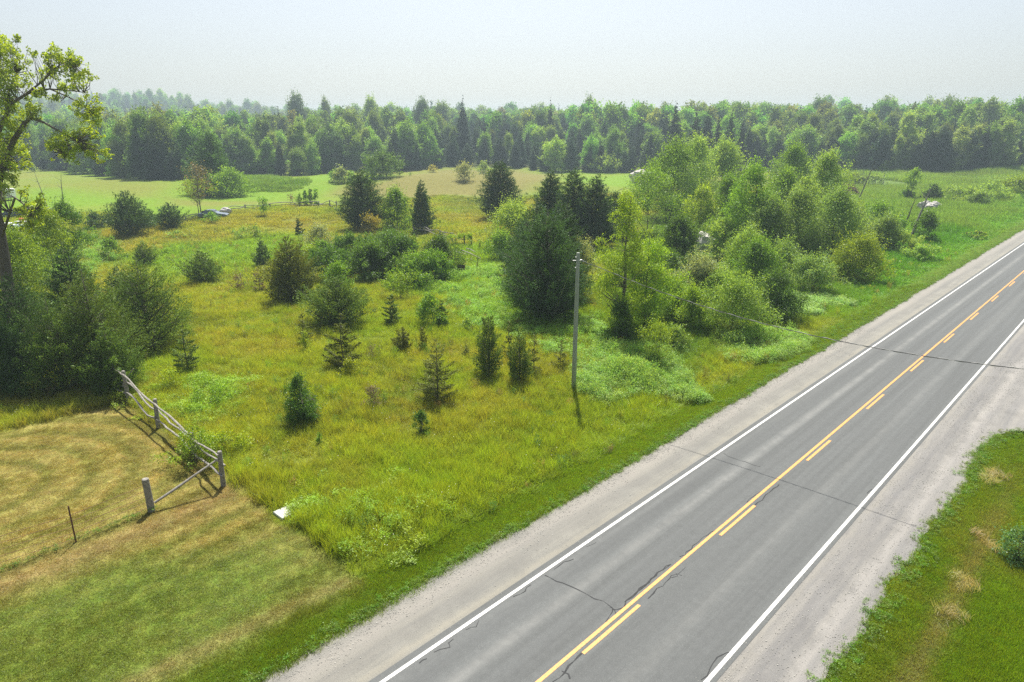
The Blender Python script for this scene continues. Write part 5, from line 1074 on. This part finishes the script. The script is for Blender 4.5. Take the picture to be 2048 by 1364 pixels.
for row, dist, step, hs, nm in ((1, 10, 23, 0, 'forest second row'), (2, 24, 27, .8, 'forest third row'), (3, 44, 31, 1.2, 'forest back rows')):
    px = -40+row*7
    while px < 2080:
        x, y = edge(px); r = math.hypot(x, y); x, y = x*(1+dist/r), y*(1+dist/r); u = r4.random()
        if px < 480: k = 'dec' if u < .65 else 'ced'
        elif px < 860: k = 'dec' if u < .5 else 'pop' if u < .75 else 'ced'
        elif px < 1330: k = 'ced' if u < .75 else 'dec'
        elif px < 1520: k = 'dec' if u < .6 else 'spr'
        else: k = 'ced' if u < .45 else 'pop' if u < .7 else 'dec' if u < .88 else 'spr'
        h = {'ced': r4.uniform(11, 15), 'dec': r4.uniform(13.5, 18), 'pop': r4.uniform(14, 18.5), 'spr': r4.uniform(15, 19)}[k]+hs
        if 860 < px < 1330: h -= 1.5
        ftree(x+r4.normal()*2, y+r4.normal()*2.5, k, h, nm); px += step*r4.uniform(.45, 1.5)
# the dark pointed spruces and the trees that break the skyline
for a, d, t_ in ((1347, 262, 199), (1388, 250, 214), (1412, 262, 208), (1433, 256, 222), (1457, 245, 214), (1481, 240, 236), (1300, 270, 250), (927, 300, 192), (842, 290, 222), (1593, 330, 205), (1722, 345, 206), (1100, 330, 196), (1330, 300, 212)):
    y = d; z = HT(y, t_); g = float(T(np.array((a-1024)/F*depth(y, 10)), np.array(float(y)))); x = (a-1024)/F*depth(y, 8); ftree(x, y, 'spr', z-g, 'forest skyline', 1.15, (.034, .068, .036))
for a, d, t_ in ((600, 400, 186), (655, 430, 200), (747, 400, 194), (845, 390, 194), (885, 420, 202), (1175, 390, 194), (1630, 380, 198), (1775, 390, 199), (1885, 370, 195)):
    y = d; x = (a-1024)/F*depth(y, 8); g = float(T(np.array(x), np.array(float(y)))); ftree(x, y, 'dec', HT(y, t_)-g, 'forest skyline', .9, np.array(FC['dec'])*.9)
print('forest individuals', NF[0])
# the mass behind
def lo(kind, **kw):
    mb, f = (make_con if kind in NAMES else make_dec)('crown', r4, *kw.pop('a'), **({'style': kind} if kind in NAMES else {}), **kw); f.materials[0] = M['farleaf']; return f
def lowpoly(kind, a, **kw):
    h, wd, l = a
    f = make_con('crown', r4, h, wd, l, kind, **kw)[1] if kind in NAMES else make_dec('crown', r4, h, wd, l, **kw)[1]
    f.materials[0] = M['farleaf']; return f
ff = [lowpoly('ced', (14, 6.5, .65), lai=7) for _ in range(3)]+[lowpoly('spr', (19, 6, .75), lai=7) for _ in range(2)]+[lowpoly('dec', (16, 11, .7), base=.1, shape='dome', lai=6.5, K=34) for _ in range(4)]+[lowpoly('dec', (18, 9, .7), base=.15, shape='egg', lai=5, K=30) for _ in range(2)]
c_forest = src_collection('forest_source', ff)
def mass(name, label, r0, r1, n, sc, minoff=42):
    u = r4.random(n); r = np.sqrt(r0**2+(r1**2-r0**2)*u); a = r4.uniform(-46, 46, n)*math.pi/180; x, y = r*np.sin(a), r*np.cos(a)
    dp = depth(y, 5); px = 1024+F*x/dp; e = np.array([edge(p)[1] for p in np.linspace(-500, 2600, 200)]); ed = np.interp(px, np.linspace(-500, 2600, 200), e)
    s, t = ST(x, y); k = (y > ed+minoff*np.cos(a)) & (np.abs(t+10.8) > 17); x, y, r, t = x[k], y[k], r[k], t[k]; n = len(x)
    w1 = wn(x, y, .02, 91)+.5*wn(x, y, .07, 92); u = r4.random(n)*1.3-.65
    wh = np.where(w1+u > .1, r4.integers(0, 3, n), np.where(w1+u < -.6, r4.integers(3, 5, n), r4.integers(5, 11, n)))
    base = np.array([FC['ced']]*3+[FC['spr']]*2+[FC['dec']]*4+[FC['pop']]*2)[wh]
    S = (sc*r4.uniform(.62, 1.25, n)*(1+.13*wn(x, y, .03, 93)))[:, None]*np.array((1, 1, 1))
    scatter(name, label, 'forest', np.c_[x, y, T(x, y)-.3], np.c_[np.zeros((n, 2)), r4.uniform(0, 6.28, n)], S, wh, jitter(base, r4, .4), c_forest); print(name, n)
mass('forest', 'mixed forest stretching back behind its near rows', 265, 620, 6500, 1.0, 54)
mass('far_forest', 'hazy distant forest and wooded hill on the horizon', 620, 2600, 14000, 1.35)
# wooded backing left and right of the view, coarse
# ------------------------------------------------------------------ air
hm, hn, ho = newmat('haze'); pv = N(hn, 'ShaderNodeVolumePrincipled'); pv.inputs['Color'].default_value = (.72, .90, 1, 1); pv.inputs['Density'].default_value = HAZE = .00045
pv.inputs['Anisotropy'].default_value = .35; hn.links.new(pv.outputs[0], ho.inputs['Volume'])
hb = MB(); X0, X1, Y0, Y1, Z0, Z1 = -2800, 2800, -60, 2750, -60, 66
hb.add([(a, b, c) for c in (Z0, Z1) for a, b in ((X0, Y0), (X1, Y0), (X1, Y1), (X0, Y1))], [(3, 2, 1, 0), (4, 5, 6, 7), (0, 1, 5, 4), (1, 2, 6, 5), (2, 3, 7, 6), (3, 0, 4, 7)])
tag(hb.build('haze', hm), kind='stuff')
